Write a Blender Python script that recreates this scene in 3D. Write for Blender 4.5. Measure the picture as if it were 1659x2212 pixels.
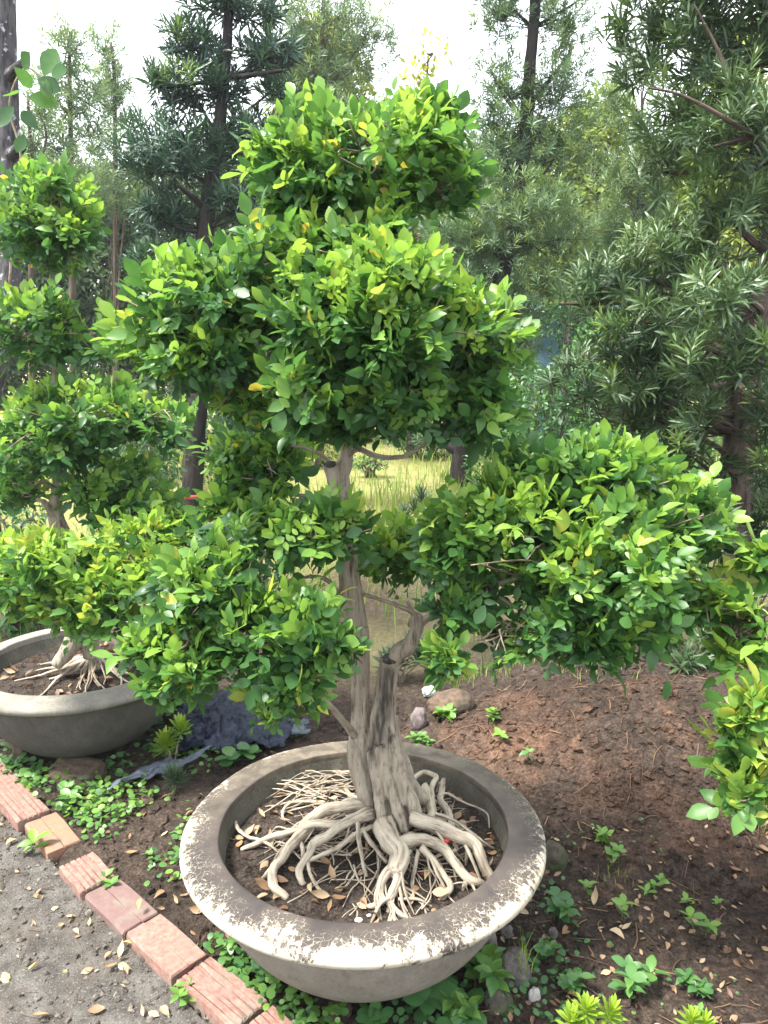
import bpy, math, random, time
import numpy as np
from mathutils import Matrix, Vector
T0 = time.time()
for o in list(bpy.data.objects):
    bpy.data.objects.remove(o)
SC = bpy.context.scene
COL = SC.collection
R = math.radians

# ------------------------------------------------------------------ camera
CAM_H = 1.60
PITCH = R(10.94)
FPX = 1661.6                       # focal length in units of a 1659 x 2212 frame
cam_d = bpy.data.cameras.new('camera')
cam = bpy.data.objects.new('camera', cam_d)
COL.objects.link(cam)
cam.location = (0, 0, CAM_H)
cam.rotation_euler = (R(90) - PITCH, 0, 0)
cam_d.sensor_fit = 'VERTICAL'
cam_d.sensor_height = 24.0
cam_d.lens = 24.0 * FPX / 2212.0
cam_d.clip_start = 0.05
cam_d.clip_end = 1500
SC.camera = cam

# ------------------------------------------------------------------ sky, sun, exposure
SUN_EL, SUN_AZ = R(62), R(-114)     # azimuth from +Y (view direction), negative = left
world = bpy.data.worlds.new('World')
SC.world = world
world.use_nodes = True
wn, wl = world.node_tree.nodes, world.node_tree.links
wn.clear()
sky = wn.new('ShaderNodeTexSky')
sky.sky_type = 'NISHITA'
sky.sun_disc = False
sky.sun_elevation = SUN_EL
sky.sun_rotation = SUN_AZ
sky.air_density = 1.2
sky.dust_density = 4.0
sky.ozone_density = 1.0
# thin bright overcast veil with soft cloud structure
tc = wn.new('ShaderNodeTexCoord')
nz = wn.new('ShaderNodeTexNoise'); nz.inputs['Scale'].default_value = 2.2; nz.inputs['Detail'].default_value = 6
wl.new(tc.outputs['Generated'], nz.inputs['Vector'])
mr = wn.new('ShaderNodeMapRange')
mr.inputs['From Min'].default_value = 0.3; mr.inputs['From Max'].default_value = 0.7
mr.inputs['To Min'].default_value = 0.62; mr.inputs['To Max'].default_value = 0.95
wl.new(nz.outputs['Fac'], mr.inputs['Value'])
mx = wn.new('ShaderNodeMix'); mx.data_type = 'RGBA'
wl.new(mr.outputs['Result'], mx.inputs['Factor'])
wl.new(sky.outputs['Color'], mx.inputs['A'])
mx.inputs['B'].default_value = (8.2, 8.6, 9.0, 1)
bg = wn.new('ShaderNodeBackground'); bg.inputs['Strength'].default_value = 0.13
wl.new(mx.outputs['Result'], bg.inputs['Color'])
wo = wn.new('ShaderNodeOutputWorld')
wl.new(bg.outputs['Background'], wo.inputs['Surface'])

sun_d = bpy.data.lights.new('sun', 'SUN')
sun_d.energy = 4.2
sun_d.angle = R(13)
sun_d.color = (1.0, 0.96, 0.89)
sun = bpy.data.objects.new('sun', sun_d)
COL.objects.link(sun)
sun_dir = Vector((math.sin(SUN_AZ) * math.cos(SUN_EL), math.cos(SUN_AZ) * math.cos(SUN_EL), math.sin(SUN_EL)))
sun.rotation_euler = sun_dir.to_track_quat('Z', 'Y').to_euler()
sun.location = sun_dir * 30
SC.view_settings.view_transform = 'Standard'
SC.view_settings.look = 'None'
SC.view_settings.exposure = 1.7
SC.view_settings.gamma = 1.0
SC.view_settings.use_curve_mapping = False
SC.cycles.max_bounces = 8
SC.cycles.diffuse_bounces = 5
SC.cycles.glossy_bounces = 2
SC.cycles.transmission_bounces = 4
SC.cycles.use_denoising = True

# ------------------------------------------------------------------ pixel helpers (photo measured on a 1659 x 2212 grid)
cp, sp = math.cos(PITCH), math.sin(PITCH)
def ray(px, py):
    x = (px - 829.5) / FPX; y = (1106 - py) / FPX
    return np.array([x, cp + y * sp, -sp + y * cp])
def W(px, py, Y):                       # the point seen at a pixel, at distance Y
    d = ray(px, py); t = Y / d[1]
    return np.array([0, 0, CAM_H]) + d * t
def G(px, py, z=0.0):                   # the point seen at a pixel, at height z
    d = ray(px, py); t = (z - CAM_H) / d[2]
    return np.array([0, 0, CAM_H]) + d * t
def PR(P):                              # world -> pixel, depth
    d = np.asarray(P) - np.array([0, 0, CAM_H])
    zz = d[:, 1] * cp - d[:, 2] * sp; u = d[:, 1] * sp + d[:, 2] * cp
    zz = np.maximum(zz, 1e-3)
    return 829.5 + FPX * d[:, 0] / zz, 1106 - FPX * u / zz, zz
def M(px, Y):                           # pixels -> metres at distance Y
    return px / FPX * Y * 1.0

# ------------------------------------------------------------------ noise
_tab = np.random.RandomState(7).rand(8192)
def _h(i, j, k):
    return _tab[(i * 73856093 ^ j * 19349663 ^ k * 83492791) & 8191]
def vnoise(p):
    p = np.asarray(p, float)
    i = np.floor(p).astype(np.int64); f = p - i; f = f * f * (3 - 2 * f)
    x, y, z = i[..., 0], i[..., 1], i[..., 2]; a, b, c = f[..., 0], f[..., 1], f[..., 2]
    def L(u, v, t): return u + (v - u) * t
    return L(L(L(_h(x, y, z), _h(x+1, y, z), a), L(_h(x, y+1, z), _h(x+1, y+1, z), a), b),
             L(L(_h(x, y, z+1), _h(x+1, y, z+1), a), L(_h(x, y+1, z+1), _h(x+1, y+1, z+1), a), b), c)
def fbm(p, oct=4, gain=0.5):
    p = np.asarray(p, float); s = 0; a = 1; n = 0
    for o in range(oct):
        s = s + a * vnoise(p * 2**o + o * 17.3); n += a; a *= gain
    return s / n * 2 - 1
def fbm2(x, y, sc, oct=4, gain=.5, off=0.0):
    return fbm(np.stack([x * sc + off, y * sc + off * .7, np.zeros_like(x) + off], -1), oct, gain)
def sstep(a, b, x):
    t = np.clip((x - a) / (b - a), 0, 1); return t * t * (3 - 2 * t)
def unit(v):
    return v / np.maximum(np.linalg.norm(v, axis=-1, keepdims=True), 1e-9)

# ------------------------------------------------------------------ object helpers
def root_loc(p):
    v = Vector((0, 0, 0))
    while p is not None:
        v = v + p.location; p = p.parent
    return v
def mesh(name, V, F, mat=None, smooth=True, attrs=None):
    me = bpy.data.meshes.new(name)
    V = np.ascontiguousarray(V, dtype=np.float32)
    F = [np.asarray(f, np.int32) for f in (F if isinstance(F, list) else [F]) if len(f)]
    me.vertices.add(len(V)); me.vertices.foreach_set('co', V.ravel())
    li = np.concatenate([f.ravel() for f in F])
    tot = np.concatenate([np.full(len(f), f.shape[1], np.int32) for f in F])
    st = np.concatenate([[0], np.cumsum(tot)[:-1]]).astype(np.int32)
    me.loops.add(len(li)); me.loops.foreach_set('vertex_index', li.astype(np.int32))
    me.polygons.add(len(tot)); me.polygons.foreach_set('loop_start', st)
    me.polygons.foreach_set('loop_total', tot)
    me.polygons.foreach_set('use_smooth', np.full(len(tot), bool(smooth)))
    for k, a in (attrs or {}).items():
        a = np.asarray(a, np.float32)
        if a.ndim == 1:
            at = me.attributes.new(k, 'FLOAT', 'POINT'); at.data.foreach_set('value', a)
        else:
            at = me.attributes.new(k, 'FLOAT_VECTOR', 'POINT'); at.data.foreach_set('vector', np.ascontiguousarray(a).ravel())
    if mat is not None:
        me.materials.append(mat)
    me.update(calc_edges=True)
    return me
def link(name, me, parent=None, label=None, cat=None, group=None, kind=None):
    o = bpy.data.objects.new(name, me); COL.objects.link(o)
    if parent is not None: o.parent = parent
    if label: o['label'] = label
    if cat: o['category'] = cat
    if group: o['group'] = group
    if kind: o['kind'] = kind
    return o
def obj(name, V, F, mat=None, parent=None, smooth=True, attrs=None, **kw):
    off = np.array(root_loc(parent)) if parent is not None else np.zeros(3)
    return link(name, mesh(name, np.asarray(V) - off, F, mat, smooth, attrs), parent, **kw)
def solo(name, V, F, base, mat, smooth=True, attrs=None, **kw):   # one-mesh thing with its origin at its base
    o = link(name, mesh(name, np.asarray(V) - np.asarray(base), F, mat, smooth, attrs), None, **kw)
    o.location = base
    return o
def thing(name, label, cat, loc, group=None):
    o = bpy.data.objects.new(name, None); COL.objects.link(o)
    o.location = [float(v) for v in loc]; o.empty_display_size = 0.05
    o['label'] = label; o['category'] = cat
    if group: o['group'] = group
    return o
class MB:                                # collects pieces into one mesh
    def __init__(s): s.V = []; s.T = []; s.Q = []; s.n = 0; s.A = {}
    def add(s, V, F, **attrs):
        V = np.asarray(V, float)
        for f in (F if isinstance(F, list) else [F]):
            f = np.asarray(f, np.int64)
            if len(f): (s.T if f.shape[1] == 3 else s.Q).append(f + s.n)
        s.V.append(V); s.n += len(V)
        for k, a in attrs.items(): s.A.setdefault(k, []).append(np.asarray(a, float))
    def data(s):
        F = []
        if s.T: F.append(np.concatenate(s.T))
        if s.Q: F.append(np.concatenate(s.Q))
        return np.concatenate(s.V), F, {k: np.concatenate(a) for k, a in s.A.items()}
    def obj(s, name, mat, parent=None, smooth=True, **kw):
        V, F, A = s.data(); return obj(name, V, F, mat, parent, smooth, A, **kw)
    def solo(s, name, base, mat, smooth=True, **kw):
        V, F, A = s.data(); return solo(name, V, F, base, mat, smooth, A, **kw)

def resample(pts, rad, sub):
    P = np.asarray(pts, float); r = np.asarray(rad, float)
    if len(r) != len(P): r = np.interp(np.linspace(0, 1, len(P)), np.linspace(0, 1, len(r)), r)
    if len(P) > 2:
        Q = np.vstack([2 * P[0] - P[1], P, 2 * P[-1] - P[-2]]); out = []; ro = []
        for i in range(len(P) - 1):
            a, b, c, d = Q[i:i + 4]
            for t in np.linspace(0, 1, sub, endpoint=False):
                out.append(0.5 * (2 * b + (c - a) * t + (2*a - 5*b + 4*c - d) * t*t + (3*b - a - 3*c + d) * t**3))
                ro.append(r[i] + (r[i+1] - r[i]) * t)
        out.append(P[-1]); ro.append(r[-1])
        return np.array(out), np.array(ro)
    t = np.linspace(0, 1, sub + 1)[:, None]
    return P[0] + (P[1] - P[0]) * t, r[0] + (r[1] - r[0]) * t[:, 0]
def tube(pts, rad, seg=8, sub=4, rough=0.12, wob=0.0, seed=0.0, ns=1.0):
    P, r = resample(pts, rad, sub); n = len(P)
    if wob:
        P = P + wob * np.stack([fbm(P * 14 + seed + k * 31, 2) for k in range(3)], 1) * np.linspace(0, 1, n)[:, None]**.3
    T = unit(np.gradient(P, axis=0))
    N = np.zeros_like(T); a = np.array([0, 0, 1.]) if abs(T[0, 2]) < .8 else np.array([1., 0, 0])
    N[0] = unit(np.cross(T[0], a))
    for i in range(1, n):
        v = N[i-1] - T[i] * (N[i-1] @ T[i]); N[i] = unit(v)
    B = np.cross(T, N)
    L = np.concatenate([[0], np.cumsum(np.linalg.norm(np.diff(P, axis=0), axis=1))])
    an = np.arange(seg) / seg * 2 * np.pi
    ca, sa = np.cos(an), np.sin(an)
    bco = np.stack([r.mean() * 1.0 * np.tile(ca, (n, 1)), r.mean() * np.tile(sa, (n, 1)), np.repeat(L[:, None], seg, 1)], -1)
    rr = r[:, None] * (1 + rough * fbm(np.stack([np.tile(ca, (n, 1)) * 1.4 + seed, np.tile(sa, (n, 1)) * 1.4, np.repeat(L[:, None], seg, 1) / max(r.mean(), .004) * .35 * ns], -1), 3))
    V = P[:, None] + rr[..., None] * (N[:, None] * ca[None, :, None] + B[:, None] * sa[None, :, None])
    V = V.reshape(-1, 3); bco = bco.reshape(-1, 3)
    i, j = np.meshgrid(np.arange(n - 1), np.arange(seg), indexing='ij'); j2 = (j + 1) % seg
    Q = np.stack([i*seg + j, i*seg + j2, (i+1)*seg + j2, (i+1)*seg + j], -1).reshape(-1, 4)
    V = np.vstack([V, P[0], P[-1] + T[-1] * r[-1] * .5]); bco = np.vstack([bco, [0, 0, 0], [0, 0, L[-1]]])
    k = np.arange(seg); k2 = (k + 1) % seg
    Tr = np.concatenate([np.stack([k2, k, np.full(seg, n*seg)], 1), np.stack([(n-1)*seg + k, (n-1)*seg + k2, np.full(seg, n*seg+1)], 1)])
    return V, [Tr, Q], bco

# ------------------------------------------------------------------ materials
class NT:
    def __init__(s, name):
        s.m = bpy.data.materials.new(name); s.m.use_nodes = True
        s.n = s.m.node_tree.nodes; s.l = s.m.node_tree.links; s.n.clear()
        s.out = s.n.new('ShaderNodeOutputMaterial')
    def __call__(s, t, **kw):
        nd = s.n.new('ShaderNode' + t)
        for k, v in kw.items():
            if isinstance(v, bpy.types.NodeSocket): s.l.new(v, nd.inputs[k.replace('_', ' ')])
            elif k.replace('_', ' ') in nd.inputs: nd.inputs[k.replace('_', ' ')].default_value = v
            else: setattr(nd, k, v)
        return nd
    def attr(s, name): return s('Attribute', attribute_name=name)
    def ramp(s, fac, stops, interp='LINEAR'):
        nd = s.n.new('ShaderNodeValToRGB'); s.l.new(fac, nd.inputs['Fac']); e = nd.color_ramp.elements
        nd.color_ramp.interpolation = interp
        while len(e) < len(stops): e.new(0.5)
        for k, (p, c) in enumerate(stops):
            e[k].position = p; e[k].color = (*c, 1) if len(c) == 3 else c
        return nd.outputs['Color']
    def noise(s, vec, scale, detail=4, rough=.55, out='Fac'):
        nd = s('TexNoise', Scale=scale, Detail=detail, Roughness=rough)
        if vec is not None: s.l.new(vec, nd.inputs['Vector'])
        return nd.outputs[out]
    def map(s, vec, scale): 
        nd = s('Mapping'); nd.inputs['Scale'].default_value = scale; s.l.new(vec, nd.inputs['Vector']); return nd.outputs['Vector']
    def mix(s, fac, a, b, blend='MIX'):
        nd = s.n.new('ShaderNodeMix'); nd.data_type = 'RGBA'; nd.blend_type = blend
        for k, v in (('Factor', fac), ('A', a), ('B', b)):
            if isinstance(v, bpy.types.NodeSocket): s.l.new(v, nd.inputs[k])
            elif k == 'Factor': nd.inputs[k].default_value = v
            else: nd.inputs[k].default_value = (*v, 1)
        return nd.outputs['Result']
    def math(s, op, a, b=0.0, c=None):
        nd = s.n.new('ShaderNodeMath'); nd.operation = op
        for k, v in enumerate((a, b) if c is None else (a, b, c)):
            if isinstance(v, bpy.types.NodeSocket): s.l.new(v, nd.inputs[k])
            else: nd.inputs[k].default_value = v
        return nd.outputs[0]
    def mrange(s, v, a, b, c=0.0, d=1.0):
        nd = s('MapRange'); s.l.new(v, nd.inputs['Value'])
        for k, x in zip(('From Min', 'From Max', 'To Min', 'To Max'), (a, b, c, d)): nd.inputs[k].default_value = x
        return nd.outputs['Result']
    def bump(s, h, dist, strength=1.0):
        nd = s('Bump', Distance=dist, Strength=strength); s.l.new(h, nd.inputs['Height']); return nd.outputs['Normal']
    def pos(s): return s('NewGeometry').outputs['Position']
    def principled(s, color, rough=.6, normal=None, spec=.5, **kw):
        nd = s.n.new('ShaderNodeBsdfPrincipled')
        for k, v in (('Base Color', color), ('Roughness', rough), ('Normal', normal), ('Specular IOR Level', spec)):
            if v is None: continue
            if isinstance(v, bpy.types.NodeSocket): s.l.new(v, nd.inputs[k])
            elif k == 'Base Color': nd.inputs[k].default_value = (*v, 1)
            else: nd.inputs[k].default_value = v
        for k, v in kw.items(): nd.inputs[k.replace('_', ' ')].default_value = v
        return nd.outputs['BSDF']
    def done(s, sh):
        s.l.new(sh, s.out.inputs['Surface']); return s.m

def leaf_mat(name, stops, rough=.36, trans=.35, tboost=1.5, spec=.5):
    n = NT(name)
    t = n.attr('tone').outputs['Fac']
    jit = n.math('ADD', t, n.mrange(n.noise(n.pos(), 40, 2), 0, 1, -.10, .10))
    c = n.ramp(jit, stops)
    p = n.principled(c, rough, None, spec)
    tr = n('BsdfTranslucent')
    tb = n.mix(1.0, c, (tboost * 1.1, tboost, tboost * .7), 'MULTIPLY')
    n.l.new(tb, tr.inputs['Color'])
    ms = n('MixShader'); ms.inputs['Fac'].default_value = trans
    n.l.new(p, ms.inputs[1]); n.l.new(tr.outputs[0], ms.inputs[2])
    return n.done(ms.outputs[0])
MURRAYA = leaf_mat('murraya_leaf', [(0, (.020, .058, .024)), (.3, (.046, .125, .034)), (.55, (.098, .215, .044)), (.82, (.185, .32, .056)), (.93, (.23, .36, .065)), (1, (.42, .37, .06))], .42, .42, 1.6, .42)
PODO_BLUE = leaf_mat('blue_podocarpus_leaf', [(0, (.012, .036, .026)), (.4, (.030, .072, .045)), (.75, (.065, .13, .062)), (1, (.17, .27, .05))], .42, .22, 1.3)
PODO = leaf_mat('podocarpus_leaf', [(0, (.017, .040, .020)), (.4, (.048, .092, .036)), (.75, (.10, .165, .055)), (1, (.17, .27, .05))], .42, .22, 1.3)
PODO_MID = leaf_mat('mid_podocarpus_leaf', [(0, (.032, .070, .036)), (.5, (.072, .135, .058)), (1, (.18, .26, .07))], .45, .3, 1.4)
PODO_PALE = leaf_mat('pale_podocarpus_leaf', [(0, (.045, .085, .045)), (.5, (.095, .16, .07)), (1, (.22, .29, .09))], .5, .35, 1.5)
YELLOW = leaf_mat('yellow_green_leaf', [(0, (.06, .11, .035)), (.5, (.13, .21, .05)), (1, (.29, .32, .07))], .45, .45, 1.4)
WEED = leaf_mat('weed_leaf', [(0, (.025, .075, .03)), (.5, (.06, .155, .045)), (1, (.16, .29, .035))], .45, .3, 1.4)
GRASS = leaf_mat('grass_blade', [(0, (.07, .15, .03)), (.5, (.20, .29, .05)), (1, (.40, .38, .12))], .55, .4, 1.5)
DRY = leaf_mat('dry_leaf', [(0, (.06, .036, .024)), (.35, (.16, .085, .045)), (.6, (.27, .165, .085)), (.85, (.36, .275, .175)), (1, (.50, .40, .06))], .6, .12, 1.1)

def bark_mat(name, light, mid, dark, scale=60, stretch=.16, bump=.004, lichen=None):
    n = NT(name); v = n.attr('bco').outputs['Vector']
    m = n.map(v, (1, 1, stretch))
    a = n.noise(m, scale, 6, .6); b = n.noise(v, scale * .22, 4)
    h = n.math('ADD', n.math('MULTIPLY', a, .7), n.math('MULTIPLY', b, .3))
    c = n.ramp(h, [(.36, dark), (.44, mid), (.53, light), (.7, tuple(x * 1.2 for x in light))])
    big = n.noise(v, scale * .09, 3)
    c = n.mix(n.mrange(big, .45, .7), c, n.mix(.45, c, mid))
    fine = n.noise(n.map(v, (1, 1, stretch * .45)), scale * 2.6, 4, .7); c = n.mix(n.mrange(fine, .42, .34), c, n.mix(.7, c, dark)); h = n.math('ADD', h, n.math('MULTIPLY', fine, .4))
    c = n.mix(n.math('MULTIPLY', n.attr('char').outputs['Fac'], n.mrange(a, .35, .6, 1, .45)), c, (.022, .019, .017))
    if lichen:
        lm = n.mrange(n.noise(v, 26, 3), .60, .66)
        c = n.mix(lm, c, lichen)
    return n.done(n.principled(c, .85, n.bump(h, bump), .2))
BARK = bark_mat('pale_bark', (.32, .275, .215), (.225, .185, .14), (.045, .036, .028), 75, .12, .009)
ROOT = bark_mat('root_bark', (.41, .355, .275), (.27, .22, .165), (.075, .058, .042), 95, .13, .006)
TWIG = bark_mat('twig_bark', (.30, .24, .17), (.20, .155, .11), (.09, .07, .05), 120, .2, .001)
DARKBARK = bark_mat('dark_bark', (.035, .029, .026), (.018, .015, .014), (.008, .007, .006), 45, .12, .01)
BROWNBARK = bark_mat('brown_bark', (.12, .088, .073), (.066, .048, .04), (.02, .016, .014), 40, .14, .012)
LICHENBARK = bark_mat('lichen_bark', (.085, .078, .08), (.045, .041, .044), (.02, .018, .02), 40, .3, .008, (.30, .32, .34))

# ------------------------------------------------------------------ leaf templates
def leaf_tpl(rows, width, fold=.22, curl=.18, twist=0.0, tipw=None):
    # rows: list of (t, w) along the blade; unit length along +Y, blade normal +Z
    V = [(0, 0, 0)]
    for t, w in rows:
        z = -curl * t * t; ww = w * width; a = twist * t
        V += [(-ww * math.cos(a), t, z + fold * ww - ww * math.sin(a)), (0, t, z), (ww * math.cos(a), t, z + fold * ww + ww * math.sin(a))]
    V.append((0, 1, -curl * 1.25)); n = len(rows); e = len(V) - 1
    T = [(0, 2, 1), (0, 3, 2)]; Q = []
    for i in range(n - 1):
        a = 1 + 3 * i; b = a + 3
        Q += [(a, a+1, b+1, b), (a+1, a+2, b+2, b+1)]
    a = 1 + 3 * (n - 1)
    T += [(a, a+1, e), (a+1, a+2, e)]
    return np.array(V, float), [np.array(T), np.array(Q) if Q else np.zeros((0, 4), int)]
OV = [(.2, .72), (.48, 1.0), (.78, .62)]
OV4 = [(.14, .55), (.36, .96), (.6, .95), (.84, .45)]
MUR_T = [leaf_tpl(OV, .29, .25, .15), leaf_tpl(OV, .26, .35, .3, .25), leaf_tpl([(.22, .6), (.55, 1), (.82, .72)], .30, .15, .05, -.2), leaf_tpl(OV, .30, .3, -.12)]
MUR_H = [leaf_tpl(OV4, .29, .25, .15), leaf_tpl(OV4, .26, .38, .32, .25), leaf_tpl([(.16, .5), (.42, .95), (.66, 1), (.86, .55)], .30, .18, .05, -.2), leaf_tpl(OV4, .31, .3, -.14)]
POD_T = [leaf_tpl([(.3, .9), (.75, .85)], .066, .3, .12), leaf_tpl([(.3, .9), (.7, .9)], .072, .3, .28), leaf_tpl([(.3, 1), (.75, .75)], .06, .2, -.1)]
NDL_T = [(np.array([(0, 0, 0), (-.075, .5, .02), (.075, .5, .02), (0, 1, -.06)]), [np.array([(0, 2, 1), (1, 2, 3)])]),
         (np.array([(0, 0, 0), (-.065, .5, -.04), (.065, .5, -.04), (0, 1, -.2)]), [np.array([(0, 2, 1), (1, 2, 3)])])]
BRD_T = [(np.array([(0, 0, 0), (-.24, .45, .07), (0, .5, -.02), (.24, .45, .07), (0, 1, -.12)]), [np.array([(0, 2, 1), (0, 3, 2), (1, 2, 4), (2, 3, 4)])])]
RND_T = [leaf_tpl([(.15, .7), (.5, 1), (.85, .7)], .44, .12, .1), leaf_tpl([(.15, .6), (.5, 1), (.8, .75)], .40, -.1, .2)]
DRY_T = [leaf_tpl(OV4, .27, .5, -.25, .5), leaf_tpl(OV4, .25, .8, .2, -.5), leaf_tpl(OV4, .3, -.3, .3, .3), leaf_tpl(OV4, .22, .6, -.5, .9)]

def frames(D, N):
    D = unit(D); X = unit(np.cross(D, N)); Z = np.cross(X, D); return X, D, Z
def leaves_arrays(P, D, N, S, tone, tpls, rng):
    mb = MB(); X, D, Z = frames(D, N)
    pick = rng.randint(0, len(tpls), len(P))
    for k, (tv, tf) in enumerate(tpls):
        ix = np.nonzero(pick == k)[0]
        if not len(ix): continue
        V = P[ix, None] + S[ix, None, None] * (tv[None, :, 0, None] * X[ix, None] + tv[None, :, 1, None] * D[ix, None] + tv[None, :, 2, None] * Z[ix, None])
        nv = len(tv); off = (np.arange(len(ix)) * nv)[:, None, None]
        F = [(f[None] + off).reshape(-1, f.shape[1]) for f in tf if len(f)]
        mb.add(V.reshape(-1, 3), F, tone=np.repeat(tone[ix], nv))
    return mb
_hero = {}
def hero_mesh(name, tpls, k, tone, mat):
    b = min(9, max(0, int(tone * 10))); key = (mat.name, name, k, b)
    if key not in _hero:
        tv, tf = tpls[k]; _hero[key] = mesh(name, tv, tf, mat, True, {'tone': np.full(len(tv), (b + .5) / 10)})
    return _hero[key]
def foliage(root, P, D, N, S, tone, tpls, mat, rng, hero=0, hero_tpls=None, name='leaf', cell=13, fname='foliage', aspect=.5):
    keep = np.ones(len(P), bool)
    if hero:
        X, Dn, Z = frames(D, N)
        C = P + Dn * S[:, None] * .5
        px, py, dz = PR(C)
        vis = (px > 4) & (px < 1655) & (py > 4) & (py < 2208)
        view = unit(C - np.array([0, 0, CAM_H]))
        area = S**2 * np.abs((Z * view).sum(1)) / dz**2
        ci = (px // cell).astype(int) * 100000 + (py // cell).astype(int)
        order = np.argsort(dz); order = order[vis[order]]
        _, first = np.unique(ci[order], return_index=True)
        front = order[first]
        front = front[np.argsort(-area[front])][:hero]
        ht = hero_tpls or tpls; off = np.array(root_loc(root))
        for i in front:
            o = bpy.data.objects.new(name, hero_mesh(name, ht, rng.randint(len(ht)), tone[i], mat)); COL.objects.link(o); o.parent = root
            s = S[i]; p = P[i] - off; a, b, c = X[i] * s, Dn[i] * s, Z[i] * s
            o.matrix_basis = Matrix(((a[0], b[0], c[0], p[0]), (a[1], b[1], c[1], p[1]), (a[2], b[2], c[2], p[2]), (0, 0, 0, 1)))
        keep[front] = False
    mb = leaves_arrays(P[keep], D[keep], N[keep], S[keep], tone[keep], tpls, rng)
    return mb.obj(fname, mat, root, True, kind='stuff')

def L(px, py, Y, rx, ry, rd=None):       # an ellipsoid of foliage: centre seen at a pixel, radii in pixels at that distance
    c = W(px, py, Y); k = Y / FPX
    return c, np.array([rx * k, (rd if rd is not None else (rx + ry) * .5) * k, ry * k])
def rdir(rng, n):
    v = rng.randn(n, 3); return unit(v)
def sample_lobes(lobes, per_area, rng, shell=.75, lump=.22, seed=0.0, up=.15, lsc=2.2):
    Ps, Ns, Dp = [], [], []
    for c, r in lobes:
        a = 4 * np.pi * (((r[0]*r[1])**1.6 + (r[0]*r[2])**1.6 + (r[1]*r[2])**1.6) / 3)**(1/1.6)
        n = max(8, int(a * per_area)); u = rdir(rng, n); u[:, 2] += up; u = unit(u)
        f = np.where(rng.rand(n) < shell, 1 - np.abs(rng.randn(n)) * .10, rng.rand(n)**.5)
        f = f * (1 + lump * fbm(u * lsc + c * 3 + seed, 3))
        Ps.append(c + u * r * f[:, None]); Ns.append(unit(u / r)); Dp.append(np.clip(f, 0, 1.2))
    return np.concatenate(Ps), np.concatenate(Ns), np.concatenate(Dp)

def clumpy(lobes, rng, k=8, big=.82, small=.40):
    out = []
    for c, r in lobes:
        out.append((c, r * big))
        for u in rdir(rng, k):
            u[2] = u[2] * .8 + .12; out.append((c + u * r * rng.uniform(.50, .84), np.full(3, r.mean() * small * rng.uniform(.7, 1.15)) * [1, 1, .8]))
    return out
def murraya(lobes, per_area, rng, size=.046, fresh=.25, seed=0.0, yellow=.004):
    """sprays of pinnate leaflets over lumpy pads"""
    P0, N0, dp = sample_lobes(lobes, per_area, rng, .72, .26, seed)
    kp = fbm(P0 * 7 + seed, 2) + .45 * rng.rand(len(P0)) > -.12; P0, N0, dp = P0[kp], N0[kp], dp[kp]
    n = len(P0); up = np.array([0, 0, 1.])
    d = unit(N0 * .75 + up * .30 + rng.randn(n, 3) * .42)
    P0 = P0 - d * (size * rng.uniform(.2, 1.7, n))[:, None]
    nrm = unit(up * .75 + N0 * .55 + rng.randn(n, 3) * .30)
    X = unit(np.cross(d, nrm)); nrm = np.cross(X, d)
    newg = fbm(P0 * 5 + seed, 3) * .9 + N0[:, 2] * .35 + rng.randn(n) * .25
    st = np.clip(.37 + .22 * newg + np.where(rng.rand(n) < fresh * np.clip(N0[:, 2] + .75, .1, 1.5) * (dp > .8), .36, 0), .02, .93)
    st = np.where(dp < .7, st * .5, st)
    ssz = rng.uniform(.75, 1.25, n); P, D, Nn, S, T = [], [], [], [], []
    for k in range(6):                       # five side leaflets and the end one
        side = 0 if k == 5 else (1 if k % 2 else -1); t = (k + .5) / 5.5
        sp_ = rng.uniform(.55, 1.2, n) * ssz * size * (1.1 if k == 5 else .75 + .3 * t)
        base = P0 + d * (t * size * 1.35)[..., None] if np.ndim(t) else P0 + d * (t * size * 1.35)
        dd = unit(d * (1 if k == 5 else .62) + X * side * .8 + nrm * .12 + rng.randn(n, 3) * .15)
        nn = unit(nrm + rng.randn(n, 3) * .20)
        m = rng.rand(n) < (.95 if k > 1 else .7)
        P.append(base[m]); D.append(dd[m]); Nn.append(nn[m]); S.append(sp_[m]); T.append(np.clip(st + rng.randn(n) * .05, 0, .94)[m])
    P, D, Nn, S, T = map(np.concatenate, (P, D, Nn, S, T))
    T[rng.rand(len(T)) < yellow] = 1.0
    return P, D, Nn, S, T
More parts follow.
